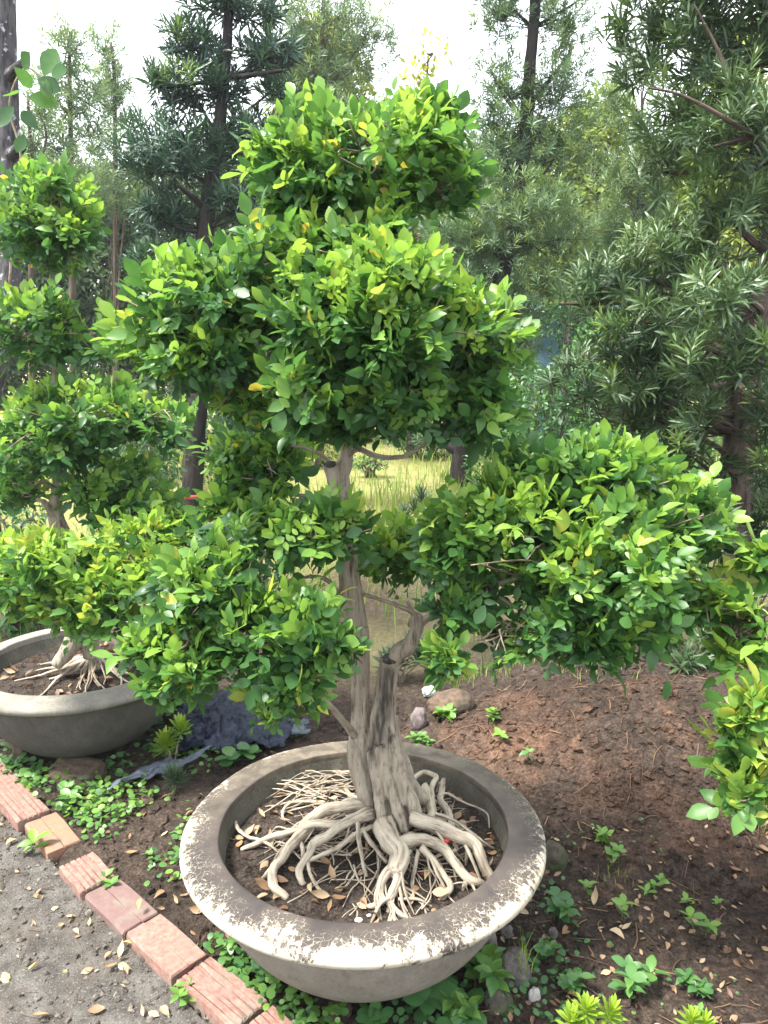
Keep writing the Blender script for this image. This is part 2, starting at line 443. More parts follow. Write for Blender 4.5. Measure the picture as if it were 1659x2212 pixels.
def podocarpus(lobes, per_area, rng, size=.075, nleaf=26, seed=0.0, fresh=.04, shell=.6, lump=.35, tone=.38, upw=.7, lsc=2.6):
    P0, N0, dp = sample_lobes(lobes, per_area, rng, shell, lump, seed, .2, lsc)
    n = len(P0); up = np.array([0, 0, 1.])
    ax = unit(N0 * .7 + up * upw + rng.randn(n, 3) * .33)
    P0 = P0 - ax * size * .9
    a = unit(np.cross(ax, rng.randn(n, 3))); b = np.cross(ax, a)
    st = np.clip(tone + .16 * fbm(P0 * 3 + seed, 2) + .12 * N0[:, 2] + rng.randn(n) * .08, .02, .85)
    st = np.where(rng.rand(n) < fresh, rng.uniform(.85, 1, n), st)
    k = np.arange(nleaf); th = k * 2.39996; t = k / nleaf
    spread = np.radians(72 - 50 * t)
    P = P0[:, None] + ax[:, None] * (t * size * 1.1)[None, :, None]
    rad = a[:, None] * np.cos(th)[None, :, None] + b[:, None] * np.sin(th)[None, :, None]
    D = unit(ax[:, None] * np.cos(spread)[None, :, None] + rad * np.sin(spread)[None, :, None] + rng.randn(n, nleaf, 3) * .12)
    N = unit(ax[:, None] * np.sin(spread)[None, :, None] - rad * np.cos(spread)[None, :, None] + rng.randn(n, nleaf, 3) * .2)
    S = size * rng.uniform(.7, 1.15, (n, nleaf)) * (1 - .35 * t**3)[None]
    T = np.repeat(st[:, None], nleaf, 1) + rng.randn(n, nleaf) * .03
    return P.reshape(-1, 3), D.reshape(-1, 3), N.reshape(-1, 3), S.ravel(), np.clip(T, 0, 1).ravel()
def scatter_leaves(lobes, per_area, rng, size, seed=0.0, shell=.6, lump=.4, tone=.5, lsc=2.6, spread=.3):
    P0, N0, dp = sample_lobes(lobes, per_area, rng, shell, lump, seed, .1, lsc)
    n = len(P0)
    D = unit(N0 * .5 + rng.randn(n, 3) * .7 + np.array([0, 0, -.1])); N = unit(np.array([0, 0, 1.]) + N0 * .4 + rng.randn(n, 3) * .55)
    T = np.clip(tone + spread * fbm(P0 * 2.2 + seed, 3) + rng.randn(n) * .12, 0, 1)
    return P0, D, N, size * rng.uniform(.6, 1.2, n), T

# ================================================================== GROUND
BA, BB = G(0, 1704, .03), G(512, 2213, .03)          # line of the brick edging
BD = (BB - BA)[:2] / np.linalg.norm((BB - BA)[:2]); BN = np.array([-BD[1], BD[0]])   # BN points to the soil side
if BN[0] < 0: BN = -BN
def side(x, y): return (x - BA[0]) * BN[0] + (y - BA[1]) * BN[1]
POT = np.array([-.0545, 1.892]); POTZ = .07
LPOT = np.array([-1.275, 3.07])
def H(x, y, fine=True):
    x = np.asarray(x, float); y = np.asarray(y, float)
    h = .012 + .26 * sstep(3.6, 7.5, y)
    rag = fbm2(x, y, 2.3, 3, off=5.0)
    m = np.exp(-np.maximum(0, ((x - 1.25) / (.78 + .1 * rag))**2 + ((y - 2.95) / np.where(y < 2.95, .52, .9))**2)**1.3)
    h = h + .31 * m + .05 * np.exp(-((x - .35)**2 + (y - 3.0)**2) / .12)
    # undercut step at the foot of the mound
    h = h - .045 * sstep(.05, -.05, y - 2.28 - .12 * np.sin(x * 5 + 1)) * np.exp(-((x - 1.05) / .35)**2) * np.exp(-((y - 2.12) / .25)**2)
    s = side(x, y); left = sstep(.04, -.06, s) * sstep(3.3, 2.9, y)
    if fine:
        amp = (1 - left) * np.where(y < 6, 1, .6)
        h = h + amp * (.028 * fbm2(x, y, 3.1, 3) + .020 * fbm2(x, y, 11, 4, .6, 3.0) + .009 * np.abs(fbm2(x, y, 36, 3, .6, 9.0)))
    return h - .06 * left
xs = np.concatenate([-1.7 - np.geomspace(.02, 300, 46)[::-1], np.arange(-1.7, 2.3, .0125), 2.3 + np.geomspace(.02, 300, 46)])
ys = np.concatenate([-.4 - np.geomspace(.05, 100, 14)[::-1], np.arange(-.4, 1.2, .05), np.arange(1.2, 3.7, .0125), 3.7 + np.geomspace(.02, 400, 70)])
GX, GY = np.meshgrid(xs, ys)
GZ = H(GX, GY)
nx, ny = len(xs), len(ys)
ii, jj = np.meshgrid(np.arange(ny - 1), np.arange(nx - 1), indexing='ij')
GQ = np.stack([ii*nx + jj, ii*nx + jj + 1, (ii+1)*nx + jj + 1, (ii+1)*nx + jj], -1).reshape(-1, 4)
redm = np.exp(-(((GX - .85) / .8)**2 + ((GY - 2.75) / .45)**2)) * (.45 + .9 * fbm2(GX, GY, 2.0, 3, off=2.2)) + .12 * np.exp(-(((GX - 1.2) / .6)**2 + ((GY - 2.0) / .4)**2))
dry = sstep(3.6, 7.0, GY + 1.2 * fbm2(GX, GY, 1.1, 3, off=8.0))  # mask of the far clearing, whose pale colours carry painted sunlight
n = NT('garden_soil'); p = n.pos()
big = n.noise(p, 7, 4); fine = n.noise(p, 95, 5, .7); mid = n.noise(p, 32, 4, .6)
c = n.ramp(n.math('ADD', n.math('MULTIPLY', fine, .6), n.math('MULTIPLY', mid, .4)), [(.34, (.020, .015, .011)), (.5, (.058, .042, .033)), (.66, (.13, .098, .076))])
cr = n.ramp(n.math('ADD', n.math('MULTIPLY', fine, .6), n.math('MULTIPLY', mid, .4)), [(.34, (.055, .031, .021)), (.5, (.150, .086, .057)), (.66, (.28, .17, .115))])
cg = n.ramp(n.math('ADD', n.math('MULTIPLY', fine, .5), n.math('MULTIPLY', big, .5)), [(.35, (.16, .12, .07)), (.5, (.29, .28, .11)), (.62, (.22, .27, .07))])  # dry grass and earth, brightened so the clearing looks sunlit
rm = n.mrange(n.math('ADD', n.attr('red').outputs['Fac'], n.mrange(big, .3, .7, -.25, .25)), .15, .75)
c = n.mix(rm, c, cr); damp = n.mrange(n.noise(p, 2.6, 4, .6), .40, .60, .78, 1.3)
c = n.mix(1.0, c, n('CombineXYZ', X=damp, Y=damp, Z=damp).outputs[0], 'MULTIPLY'); c = n.mix(n.attr('dry').outputs['Fac'], c, cg)
SOIL = n.done(n.principled(c, .95, n.bump(n.math('ADD', fine, n.math('MULTIPLY', mid, 1.2)), .022), .15))
gobj = obj('ground', np.stack([GX, GY, GZ], -1).reshape(-1, 3), GQ, SOIL, None, True, {'red': redm.ravel(), 'dry': dry.ravel()}, kind='structure')

# concrete path left of the bricks
sa = np.arange(-2.6, 3.2, .03); sb = np.arange(.035, 2.6, .03)
SA, SB = np.meshgrid(sa, sb)
CX = BA[0] + BD[0] * SA - BN[0] * SB; CY = BA[1] + BD[1] * SA - BN[1] * SB
CZ = .004 * fbm2(CX, CY, 4, 3) + .0025 * fbm2(CX, CY, 20, 3)
k1, k0 = SA.shape
ii, jj = np.meshgrid(np.arange(k1 - 1), np.arange(k0 - 1), indexing='ij')
n = NT('weathered_concrete'); p = n.pos()
f1 = n.noise(p, 160, 4, .7); f2 = n.noise(p, 14, 5, .6); f3 = n.noise(p, 3.2, 4)
c = n.ramp(f2, [(.33, (.044, .039, .034)), (.5, (.080, .073, .065)), (.66, (.125, .116, .105))])
c = n.mix(n.mrange(f1, .58, .66), c, (.21, .20, .18)); c = n.mix(n.mrange(f1, .42, .36), c, (.04, .034, .028))
c = n.mix(n.mrange(f3, .5, .64, 0, .6), c, (.075, .058, .043))
PATH = n.done(n.principled(c, .92, n.bump(n.math('ADD', f1, f2), .006), .2))
obj('path', np.stack([CX, CY, CZ], -1).reshape(-1, 3), np.stack([ii*k0 + jj, ii*k0 + jj + 1, (ii+1)*k0 + jj + 1, (ii+1)*k0 + jj], -1).reshape(-1, 4)[:, ::-1], PATH, kind='structure')

# ------------------------------------------------------------------ clods, stones
PHI = (1 + 5**.5) / 2
ICO = unit(np.array([(-1, PHI, 0), (1, PHI, 0), (-1, -PHI, 0), (1, -PHI, 0), (0, -1, PHI), (0, 1, PHI), (0, -1, -PHI), (0, 1, -PHI), (PHI, 0, -1), (PHI, 0, 1), (-PHI, 0, -1), (-PHI, 0, 1)], float))
ICF = np.array([(0, 11, 5), (0, 5, 1), (0, 1, 7), (0, 7, 10), (0, 10, 11), (1, 5, 9), (5, 11, 4), (11, 10, 2), (10, 7, 6), (7, 1, 8), (3, 9, 4), (3, 4, 2), (3, 2, 6), (3, 6, 8), (3, 8, 9), (4, 9, 5), (2, 4, 11), (6, 2, 10), (8, 6, 7), (9, 8, 1)])
def ico(sub):
    V, F = ICO, ICF
    for _ in range(sub):
        e = {}; V = list(map(tuple, V)); NF = []
        def mp(a, b):
            k = (min(a, b), max(a, b))
            if k not in e:
                m = unit((np.array(V[a]) + np.array(V[b]))[None])[0]; e[k] = len(V); V.append(tuple(m))
            return e[k]
        for a, b, c in F:
            x, y, z = mp(a, b), mp(b, c), mp(c, a); NF += [(a, x, z), (b, y, x), (c, z, y), (x, y, z)]
        V = np.array(V); F = np.array(NF)
    return V, F
ICO1 = ico(1); ICO3 = ico(3)
def clods(name, P, S, mat, rng, flat=.7, tone=None, **kw):
    m = len(P); V = ICO[None] * (1 + .35 * rng.randn(m, 12, 1)) * S[:, None, None] * np.array([1, 1, flat]) * rng.uniform(.7, 1.3, (m, 1, 3))
    a = rng.uniform(0, 6.28, m); ca, sa_ = np.cos(a)[:, None], np.sin(a)[:, None]
    V = np.stack([V[..., 0] * ca - V[..., 1] * sa_, V[..., 0] * sa_ + V[..., 1] * ca, V[..., 2]], -1) + P[:, None]
    F = (ICF[None] + (np.arange(m) * 12)[:, None, None]).reshape(-1, 3)
    at = {'red': np.repeat(tone, 12) if tone is not None else np.zeros(m * 12), 'dry': np.zeros(m * 12)}
    return obj(name, V.reshape(-1, 3), F, mat, kw.pop('parent', None), False, at, **kw)
rng = np.random.RandomState(11)
def gscatter(m, x0, x1, y0, y1, dens=None):
    x = rng.uniform(x0, x1, m); y = rng.uniform(y0, y1, m)
    k = (side(x, y) > .07) & (((x - POT[0])**2 + (y - POT[1])**2) > .25**2)
    if dens is not None: k &= rng.rand(m) < dens(x, y)
    x, y = x[k], y[k]; return np.stack([x, y, H(x, y)], 1)
P = gscatter(26000, -1.3, 2.2, 1.25, 3.5, lambda x, y: .35 + .65 * np.exp(-(((x - .9) / .8)**2 + ((y - 2.6) / .5)**2)))
S = .003 + .019 * rng.rand(len(P))**5
redt = np.clip(np.exp(-(((P[:, 0] - .85) / .8)**2 + ((P[:, 1] - 2.75) / .45)**2)) * (.62 + .6 * fbm2(P[:, 0], P[:, 1], 2.0, 3, off=2.2)), 0, 1)
clods('soil_clods', P, S, SOIL, rng, .75, redt, kind='stuff')
# grit swept along the bricks and over the concrete
m = 2600; t = rng.uniform(-.5, 2.0, m); sd = -np.abs(rng.exponential(.22, m)) - .02
P = np.stack([BA[0] + BD[0] * t + BN[0] * sd, BA[1] + BD[1] * t + BN[1] * sd, np.full(m, .002)], 1)
n = NT('dark_grit'); f = n.noise(n.pos(), 60, 2)
GRIT = n.done(n.principled(n.ramp(f, [(.35, (.035, .032, .03)), (.55, (.10, .085, .07)), (.7, (.19, .165, .14))]), .9, None, .2))
clods('gravel', P, .0016 + .010 * rng.rand(m)**5, GRIT, rng, .8, kind='stuff')

def rock_mat(name, a, b, moss=None):
    n = NT(name); p = n('TexCoord').outputs['Object']; f = n.noise(p, 30, 6, .65); g = n.noise(p, 9, 3)
    c = n.mix(n.mrange(f, .35, .65), a, b)
    if moss: c = n.mix(n.mrange(g, .45, .6), c, moss)
    return n.done(n.principled(c, .9, n.bump(f, .012), .2))
ROCK_GREY = rock_mat('grey_stone', (.055, .05, .046), (.17, .15, .14)); ROCK_MOSS = rock_mat('mossy_stone', (.04, .035, .028), (.10, .085, .065), (.05, .07, .028))
ROCK_PURP = rock_mat('purple_grey_stone', (.07, .055, .055), (.20, .165, .16)); ROCK_PALE = rock_mat('pale_stone', (.30, .28, .26), (.50, .48, .46)); ROCK_BROWN = rock_mat('brown_block', (.06, .042, .03), (.15, .105, .075), (.06, .05, .035))
def rock(px, py, wpx, hpx, label, mat, seed, boxy=0.0, z=None, name='rock', cat='rock', group=None, zoff=0, deep=.9):
    g = G(px, py, .03)
    for _ in range(4): g = G(px, py, float(H(g[0], g[1], False)))
    k = g[1] / FPX; V, F = ICO3; V = V.copy()
    if boxy: V = V / np.maximum(np.abs(V).max(1, keepdims=True), 1e-6) * boxy + V * (1 - boxy)
    d = 1 + .28 * fbm(V * 1.3 + seed, 3) + .10 * fbm(V * 5 + seed, 3)
    s = np.array([wpx * k * .5, wpx * k * .5 * deep, hpx * k * .6]); V = V * d[:, None] * s
    a = seed * 1.7; V = np.stack([V[:, 0] * math.cos(a) - V[:, 1] * math.sin(a) * .7, V[:, 0] * math.sin(a) * .7 + V[:, 1] * math.cos(a), V[:, 2]], 1)
    base = np.array([g[0], g[1] + s[1] * .3, float(H(g[0], g[1], False)) + zoff])
    V[:, 2] += s[2] * .45
    return solo(name, V + base, F, base, mat, True, label=label, cat=cat, group=group)
rock(905, 1572, 62, 52, 'grey purple rock on the soil just behind the pot rim right of the trunk', ROCK_PURP, 1.0)
rock(980, 1540, 120, 50, 'low dark lump of earth and stone beside the grey purple rock', ROCK_BROWN, 2.2)
rock(1196, 1880, 95, 75, 'mossy boulder against the right side of the big pot', ROCK_MOSS, 3.1)
rock(1050, 2085, 75, 120, 'dark upright stone under the right front of the big pot', ROCK_GREY, 4.4)
rock(1113, 2130, 85, 110, 'rough dark stone leaning beside the upright stone at the pot foot', ROCK_GREY, 5.2)
rock(1155, 2168, 40, 50, 'small pale grey stone in front of the rough dark stones', ROCK_PALE, 6.1)
rock(1075, 2190, 80, 70, 'mossy brown stone lowest of the stones right of the pot foot', ROCK_MOSS, 7.7)
rock(1195, 2030, 40, 34, 'black clod of earth on the soil right of the big pot', ROCK_GREY, 8.3)
rock(1095, 2035, 46, 40, 'blackish stone tucked under the rim at the right of the pot', ROCK_GREY, 9.3)
rock(735, 2192, 120, 50, 'brown block of stone propping up the front of the big pot', ROCK_BROWN, 10.0, .6, zoff=-.03, name='support_block', cat='block')
rock(165, 1690, 120, 42, 'flat brown stone block under the front of the grey pot at left', ROCK_BROWN, 11.0, .7, name='support_block', cat='block')
rock(45, 1650, 40, 58, 'tan upright stone block under the left edge of the grey pot', ROCK_BROWN, 12.0, .7, name='support_block', cat='block')
rock(316, 1742, 34, 28, 'small brown stone on the tail of torn plastic sheet', ROCK_BROWN, 13.0)
rock(450, 1770, 44, 18, 'flat dark stone in the soil left of the big pot', ROCK_GREY, 14.0, .5)
rock(388, 1858, 38, 22, 'small dark clod of earth left of the pot rim', ROCK_GREY, 15.0)
rock(1000, 1150, 130, 60, 'reddish heap of earth in the sunlit clearing behind the trunk', rock_mat('red_heap', (.22, .14, .10), (.38, .27, .20)), 16.0, deep=.8, name='earth_heap', cat='heap')

# ------------------------------------------------------------------ brick edging
def zb(x, y): return G(x * .4167, 1296 + y * .4167, .036)
n = NT('terracotta'); p = n('TexCoord').outputs['Object']; f = n.noise(p, 55, 5, .65); g = n.noise(p, 11, 4)
oi = n('ObjectInfo')
base = n.mix(n.mrange(f, .35, .65), (.17, .088, .07), (.27, .16, .13))
base = n.mix(n.attr('purple').outputs['Fac'], base, n.mix(f, (.105, .064, .058), (.185, .12, .11)))
base = n.mix(n.attr('orange').outputs['Fac'], base, n.mix(f, (.20, .10, .065), (.30, .165, .11)))
dirt = n.mrange(n.math('ADD', g, n.attr('dirt').outputs['Fac']), .55, .72)
base = n.mix(dirt, base, n.mix(f, (.10, .08, .06), (.22, .185, .15)))
TERRA = n.done(n.principled(base, .85, n.bump(f, .0015), .2))
edging = thing('brick_edging', 'row of loose terracotta bricks edging the concrete path', 'edging', (BA[0], BA[1], 0))
def brick(a, b, ribs, label, purple=0, orange=0, dirt=0.03, z=.036, w=.112, tilt=0.0, seed=0):
    A, B = zb(*a), zb(*b); d = (B - A)[:2]; ln = np.linalg.norm(d); d = d / ln; q = np.array([-d[1], d[0]])
    A = A[:2] + d * .003; ln -= .006
    if ribs:
        xs_, zs_ = [-.5, -.47], [-.006, 0]
        for k in range(5): 
            c0 = -.36 + k * .16; xs_ += [c0 - .03, c0 - .015, c0 + .015, c0 + .03]; zs_ += [0, -.005, -.005, 0]
        xs_ += [.47, .5]; zs_ += [0, -.006]
    else: xs_, zs_ = [-.5, -.46, -.03, -.005, .02, .46, .5], [-.008, 0, 0, -.003, 0, 0, -.008]
    xs_ = np.array(xs_) * w; zs_ = np.array(zs_); m = len(xs_); tt = [0, .015, .33, .66, .985, 1]; V = []
    r = np.random.RandomState(seed)
    for t in tt:
        edge = .004 if t in (0, 1) else 0
        for x, zz in zip(xs_, zs_):
            po = A + d * ln * t + q * (x + .003 * r.randn()*.5); V.append((po[0], po[1], z + zz - edge - (.004 * r.rand()**3 if t in (0, .015, .985, 1) else 0) + tilt * x + .0004 * r.randn()))
    for t in tt:
        for x in xs_: po = A + d * ln * t + q * x; V.append((po[0], po[1], -.02))
    K = len(tt); F = []
    o2 = K * m
    for i in range(K - 1):
        for j in range(m - 1): F.append((i*m+j, i*m+j+1, (i+1)*m+j+1, (i+1)*m+j))
        F.append((i*m, (i+1)*m, o2+(i+1)*m, o2+i*m)); F.append(((i+1)*m+m-1, i*m+m-1, o2+i*m+m-1, o2+(i+1)*m+m-1))
    for j in range(m - 1): F.append((j+1, j, o2+j, o2+j+1)); e = (K-1)*m; F.append((e+j, e+j+1, o2+e+j+1, o2+e+j))
    N_ = len(V); V = np.array(V)
    o = obj('brick', V, np.array(F)[:, ::-1], TERRA, edging, False, {'purple': np.full(N_, purple), 'orange': np.full(N_, orange), 'dirt': np.linspace(-.05, dirt, N_ // 2).tolist() + [dirt] * (N_ - N_ // 2)})
    if label: o['label'] = label
brick((-330, 560), (-30, 900), True, None, seed=1)
brick((-26, 905), (178, 1122), True, 'ribbed pink brick at the left edge', z=.042, seed=2)
brick((210, 1115), (335, 1268), False, 'smooth orange brick', orange=1, z=.03, dirt=.08, seed=3)
brick((392, 1335), (512, 1466), True, 'short ribbed pink brick half buried in grit', dirt=.10, z=.034, seed=4)
brick((525, 1470), (738, 1662), False, 'smooth purple brown brick', purple=1, dirt=.09, z=.032, seed=5)
brick((745, 1665), (985, 1893), False, 'smooth pink brick', z=.037, dirt=.05, seed=6)
brick((1000, 1900), (1305, 2150), True, 'ribbed brick smeared with grey mortar at one end', dirt=.22, z=.036, seed=7)
brick((1320, 2165), (1560, 2400), True, 'ribbed brick cut by the bottom edge', z=.04, dirt=.05, seed=8)

# ================================================================== POTS
def lathe(prof, seg=120, rough=.003, seed=0.0, fr=6):
    pr = np.array(prof); an = np.arange(seg) / seg * 2 * np.pi
    V = np.stack([pr[:, None, 0] * np.cos(an), pr[:, None, 0] * np.sin(an), np.repeat(pr[:, 1:2], seg, 1)], -1)
    d = rough * fbm(V * fr + seed, 3); V = V + d[..., None] * np.stack([np.cos(an), np.sin(an), 0 * an + .6], -1)[None]
    m = len(pr); i, j = np.meshgrid(np.arange(m - 1), np.arange(seg), indexing='ij'); j2 = (j + 1) % seg
    return V.reshape(-1, 3), np.stack([i*seg+j, i*seg+j2, (i+1)*seg+j2, (i+1)*seg+j], -1).reshape(-1, 4)
def smooth_prof(p, sub=4):
    P = np.array([(a, b, 0) for a, b in p]); q, _ = resample(P, [1, 1], sub); return q[:, :2]
RIM_P = smooth_prof([(.386, .300), (.386, .318), (.392, .326), (.43, .325), (.465, .320), (.482, .312), (.487, .300), (.481, .287), (.468, .280), (.448, .276), (.43, .270)], 4)
BOWL_P = smooth_prof([(.452, .2775), (.437, .255), (.42, .22), (.39, .155), (.35, .09), (.30, .035), (.262, .004), (.245, 0)], 5)
INNER_P = smooth_prof([(.345, .17), (.366, .23), (.380, .275), (.3865, .305)], 3)
n = NT('worn_pot_rim'); p = n('TexCoord').outputs['Object']
sep = n('SeparateXYZ', Vector=p)
rad = n.math('SQRT', n.math('ADD', n.math('MULTIPLY', sep.outputs[0], sep.outputs[0]), n.math('MULTIPLY', sep.outputs[1], sep.outputs[1])))
ang = n.math('ARCTAN2', sep.outputs[1], sep.outputs[0])
cmb = n('CombineXYZ'); n.l.new(n.math('MULTIPLY', ang, .44), cmb.inputs[0]); n.l.new(n.math('MULTIPLY', rad, .45), cmb.inputs[1]); n.l.new(n.math('MULTIPLY', sep.outputs[2], .6), cmb.inputs[2])
ns = n.noise(cmb.outputs[0], 70, 5, .72); n1 = n.noise(p, 7, 4, .6); n2 = n.noise(p, 130, 5, .75); n3 = n.noise(p, 24, 4, .6)
radf = n.mrange(rad, .395, .485, -.20, .22)
frontf = n.mrange(sep.outputs[1], -.35, .30, .12, -.10)
leftf = n.mrange(sep.outputs[0], -.45, .1, .05, -.03)
wear = n.math('ADD', n.math('ADD', n.math('MULTIPLY', n1, 1.0), n.math('ADD', n.math('MULTIPLY', n2, .5), n.math('MULTIPLY', ns, .8))), n.math('ADD', radf, n.math('ADD', frontf, n.math('ADD', leftf, n.math('MULTIPLY', n3, .25)))))
wm = n.mrange(wear, 1.43, 1.52)
vo = n.n.new('ShaderNodeTexVoronoi'); vo.feature = 'DISTANCE_TO_EDGE'; vo.inputs['Scale'].default_value = 62
wv = n.n.new('ShaderNodeVectorMath'); wv.operation = 'ADD'
nzc = n('TexNoise', Scale=30.0); n.l.new(p, nzc.inputs['Vector'])
sc_ = n.n.new('ShaderNodeVectorMath'); sc_.operation = 'SCALE'; sc_.inputs['Scale'].default_value = .05; n.l.new(nzc.outputs['Color'], sc_.inputs[0])
n.l.new(p, wv.inputs[0]); n.l.new(sc_.outputs[0], wv.inputs[1]); n.l.new(wv.outputs[0], vo.inputs['Vector'])
crack = n.math('MULTIPLY', n.mrange(vo.outputs['Distance'], .045, .015), n.mrange(n.math('SUBTRACT', wear, n.math('MULTIPLY', ns, .8)), .80, .97))
msk = n.math('MAXIMUM', wm, n.math('MULTIPLY', crack, .85))
darkc = n.ramp(n1, [(.35, (.040, .033, .031)), (.6, (.078, .063, .053))])
darkc = n.mix(n.mrange(sep.outputs[1], -.05, .35, 0, .55), darkc, n.mix(n.mrange(n3, .4, .6), (.085, .068, .048), (.20, .165, .115)))
cream = n.mix(n.mrange(n3, .35, .65), (.35, .30, .225), (.46, .42, .34))
lipc = n.mix(msk, darkc, cream)
RIM = n.done(n.principled(lipc, n.mrange(msk, 0, 1, .5, .85), n.bump(n.math('ADD', msk, n.math('MULTIPLY', n2, .5)), .0016), .35))
def concrete_pot_mat(name, a, b, c0):
    n = NT(name); p = n('TexCoord').outputs['Object']; f = n.noise(p, 120, 5, .7); g = n.noise(p, 7, 4, .6); s_ = n.noise(n.map(p, (1, 1, .15)), 16, 4)
    c = n.ramp(n.math('ADD', n.math('MULTIPLY', f, .35), n.math('ADD', n.math('MULTIPLY', g, .4), n.math('MULTIPLY', s_, .25))), [(.36, a), (.5, b), (.64, c0)])
    drip = n.noise(n.map(p, (1, 1, .05)), 34, 4, .65); c = n.mix(n.mrange(drip, .54, .66, 0, .45), c, tuple(x * .55 for x in b)); pit = n.noise(p, 260, 2); c = n.mix(n.mrange(pit, .66, .72, 0, .7), c, tuple(x * .35 for x in b))
    c = n.mix(n.mrange(f, .62, .7, 0, .6), c, tuple(x * .5 for x in b))
    return n.done(n.principled(c, .88, n.bump(n.math('ADD', f, g), .0025), .25))
BOWLM = concrete_pot_mat('cast_concrete', (.145, .125, .10), (.215, .19, .155), (.28, .25, .205))
INNERM = concrete_pot_mat('dark_inner_wall', (.045, .042, .034), (.09, .083, .064), (.18, .168, .13))  # darker concrete for the inside of the pots
GREYSHADE = concrete_pot_mat('shaded_grey_concrete', (.055, .051, .044), (.08, .075, .065), (.115, .107, .092))  # bowl's shade is mixed into a darker grey than the rim's
GREYRIM = concrete_pot_mat('grey_rim_concrete', (.13, .12, .10), (.20, .187, .157), (.28, .262, .22))
def pot(pos, z, label, rimm, bowlm, seed):
    t = thing('flower_pot', label, 'flower pot', (pos[0], pos[1], z))
    for nm, pr, mt, rg in (('rim', RIM_P, rimm, .004), ('bowl', BOWL_P, bowlm, .004), ('inner_wall', INNER_P, INNERM, .006)):
        V, F = lathe(pr, 128, rg, seed); 
        o = link(nm, mesh(nm, V, F if nm != 'rim' else F, mt), t)
    return t
pot(POT, .055, 'big round concrete pot with cracked cream and black rim in front', RIM, BOWLM, 1.0)
pot(LPOT, .060, 'plain grey concrete pot at the left edge on stone blocks', GREYRIM, GREYSHADE, 5.0)
RPOT = np.array([1.62, 1.75])
pot(RPOT, float(H(*RPOT)) - .01, 'grey concrete pot of the bush at the right edge', GREYRIM, GREYSHADE, 9.0)

n = NT('potting_soil'); p = n.pos(); f = n.noise(p, 120, 5, .7); g = n.noise(p, 22, 4)
PSOIL = n.done(n.principled(n.mix(n.mrange(g, .4, .62), n.ramp(f, [(.35, (.013, .010, .008)), (.52, (.034, .025, .020)), (.68, (.085, .064, .05))]), n.ramp(f, [(.35, (.026, .020, .016)), (.52, (.062, .048, .039)), (.68, (.125, .10, .083))])), .95, n.bump(f, .01), .15))
def SZ(x, y, c, z):
    r = np.hypot(x - c[0], y - c[1]); return z + .245 + .03 * (1 - (r / .38)**2) + .010 * fbm2(x, y, 12, 4, .6, 4.0) + .004 * np.abs(fbm2(x, y, 50, 3, .6, 6.0))
def pot_soil(c, z, label, seed):
    rr = np.linspace(0.004, .385, 64); an = np.arange(180) / 180 * 2 * np.pi
    X = c[0] + rr[:, None] * np.cos(an); Y = c[1] + rr[:, None] * np.sin(an); Z = SZ(X, Y, c, z)
    i, j = np.meshgrid(np.arange(63), np.arange(180), indexing='ij'); j2 = (j + 1) % 180
    o = obj('potting_soil', np.stack([X, Y, Z], -1).reshape(-1, 3), np.stack([i*180+j, (i+1)*180+j, (i+1)*180+j2, i*180+j2], -1).reshape(-1, 4), PSOIL, kind='stuff')
    r = np.random.RandomState(seed); m = 1500; q = .37 * r.rand(m)**.5; a = r.uniform(0, 6.28, m); x = c[0] + q * np.cos(a); y = c[1] + q * np.sin(a)
    clods('soil_crumbs', np.stack([x, y, SZ(x, y, c, z)], 1), .002 + .007 * r.rand(m)**4, PSOIL, r, .8, kind='stuff')
pot_soil(POT, .055, '', 3); pot_soil(LPOT, .06, '', 4); pot_soil(RPOT, float(H(*RPOT)) - .01, '', 5)

# ================================================================== BIG BONSAI
def pxtube(pts, seg=10, sub=4, rough=.12, seed=0.0, wob=0.0):     # pts: (px, py, Y, width in px)
    P = [W(a, b, y) for a, b, y, w in pts]; r = [w * .5 * y / FPX for a, b, y, w in pts]
    return tube(P, r, seg, sub, rough, wob, seed)
def twigs(root, lobes, anchors, rng, per=20, r0=.005, mat=None, name='twigs', seg=4):
    mb = MB(); A = np.array(anchors)
    for c, r in lobes:
        i = np.argmin(((A - c)**2).sum(1)); a = A[i]
        for k in range(per):
            u = rdir(rng, 1)[0]; u[2] = abs(u[2]) * .9 - .15; e = c + u * r * rng.uniform(.75, .98)
            f = a + (c - a) * rng.uniform(.3, .8) + rng.randn(3) * r * .15
            V, F, b = tube([a, f, (f + e) * .5 + rng.randn(3) * .02, e], [r0, r0 * .7, r0 * .5, r0 * .3], seg, 2, .05)
            mb.add(V, F, bco=b)
    return mb.obj(name, mat or TWIG, root, True, kind='stuff')
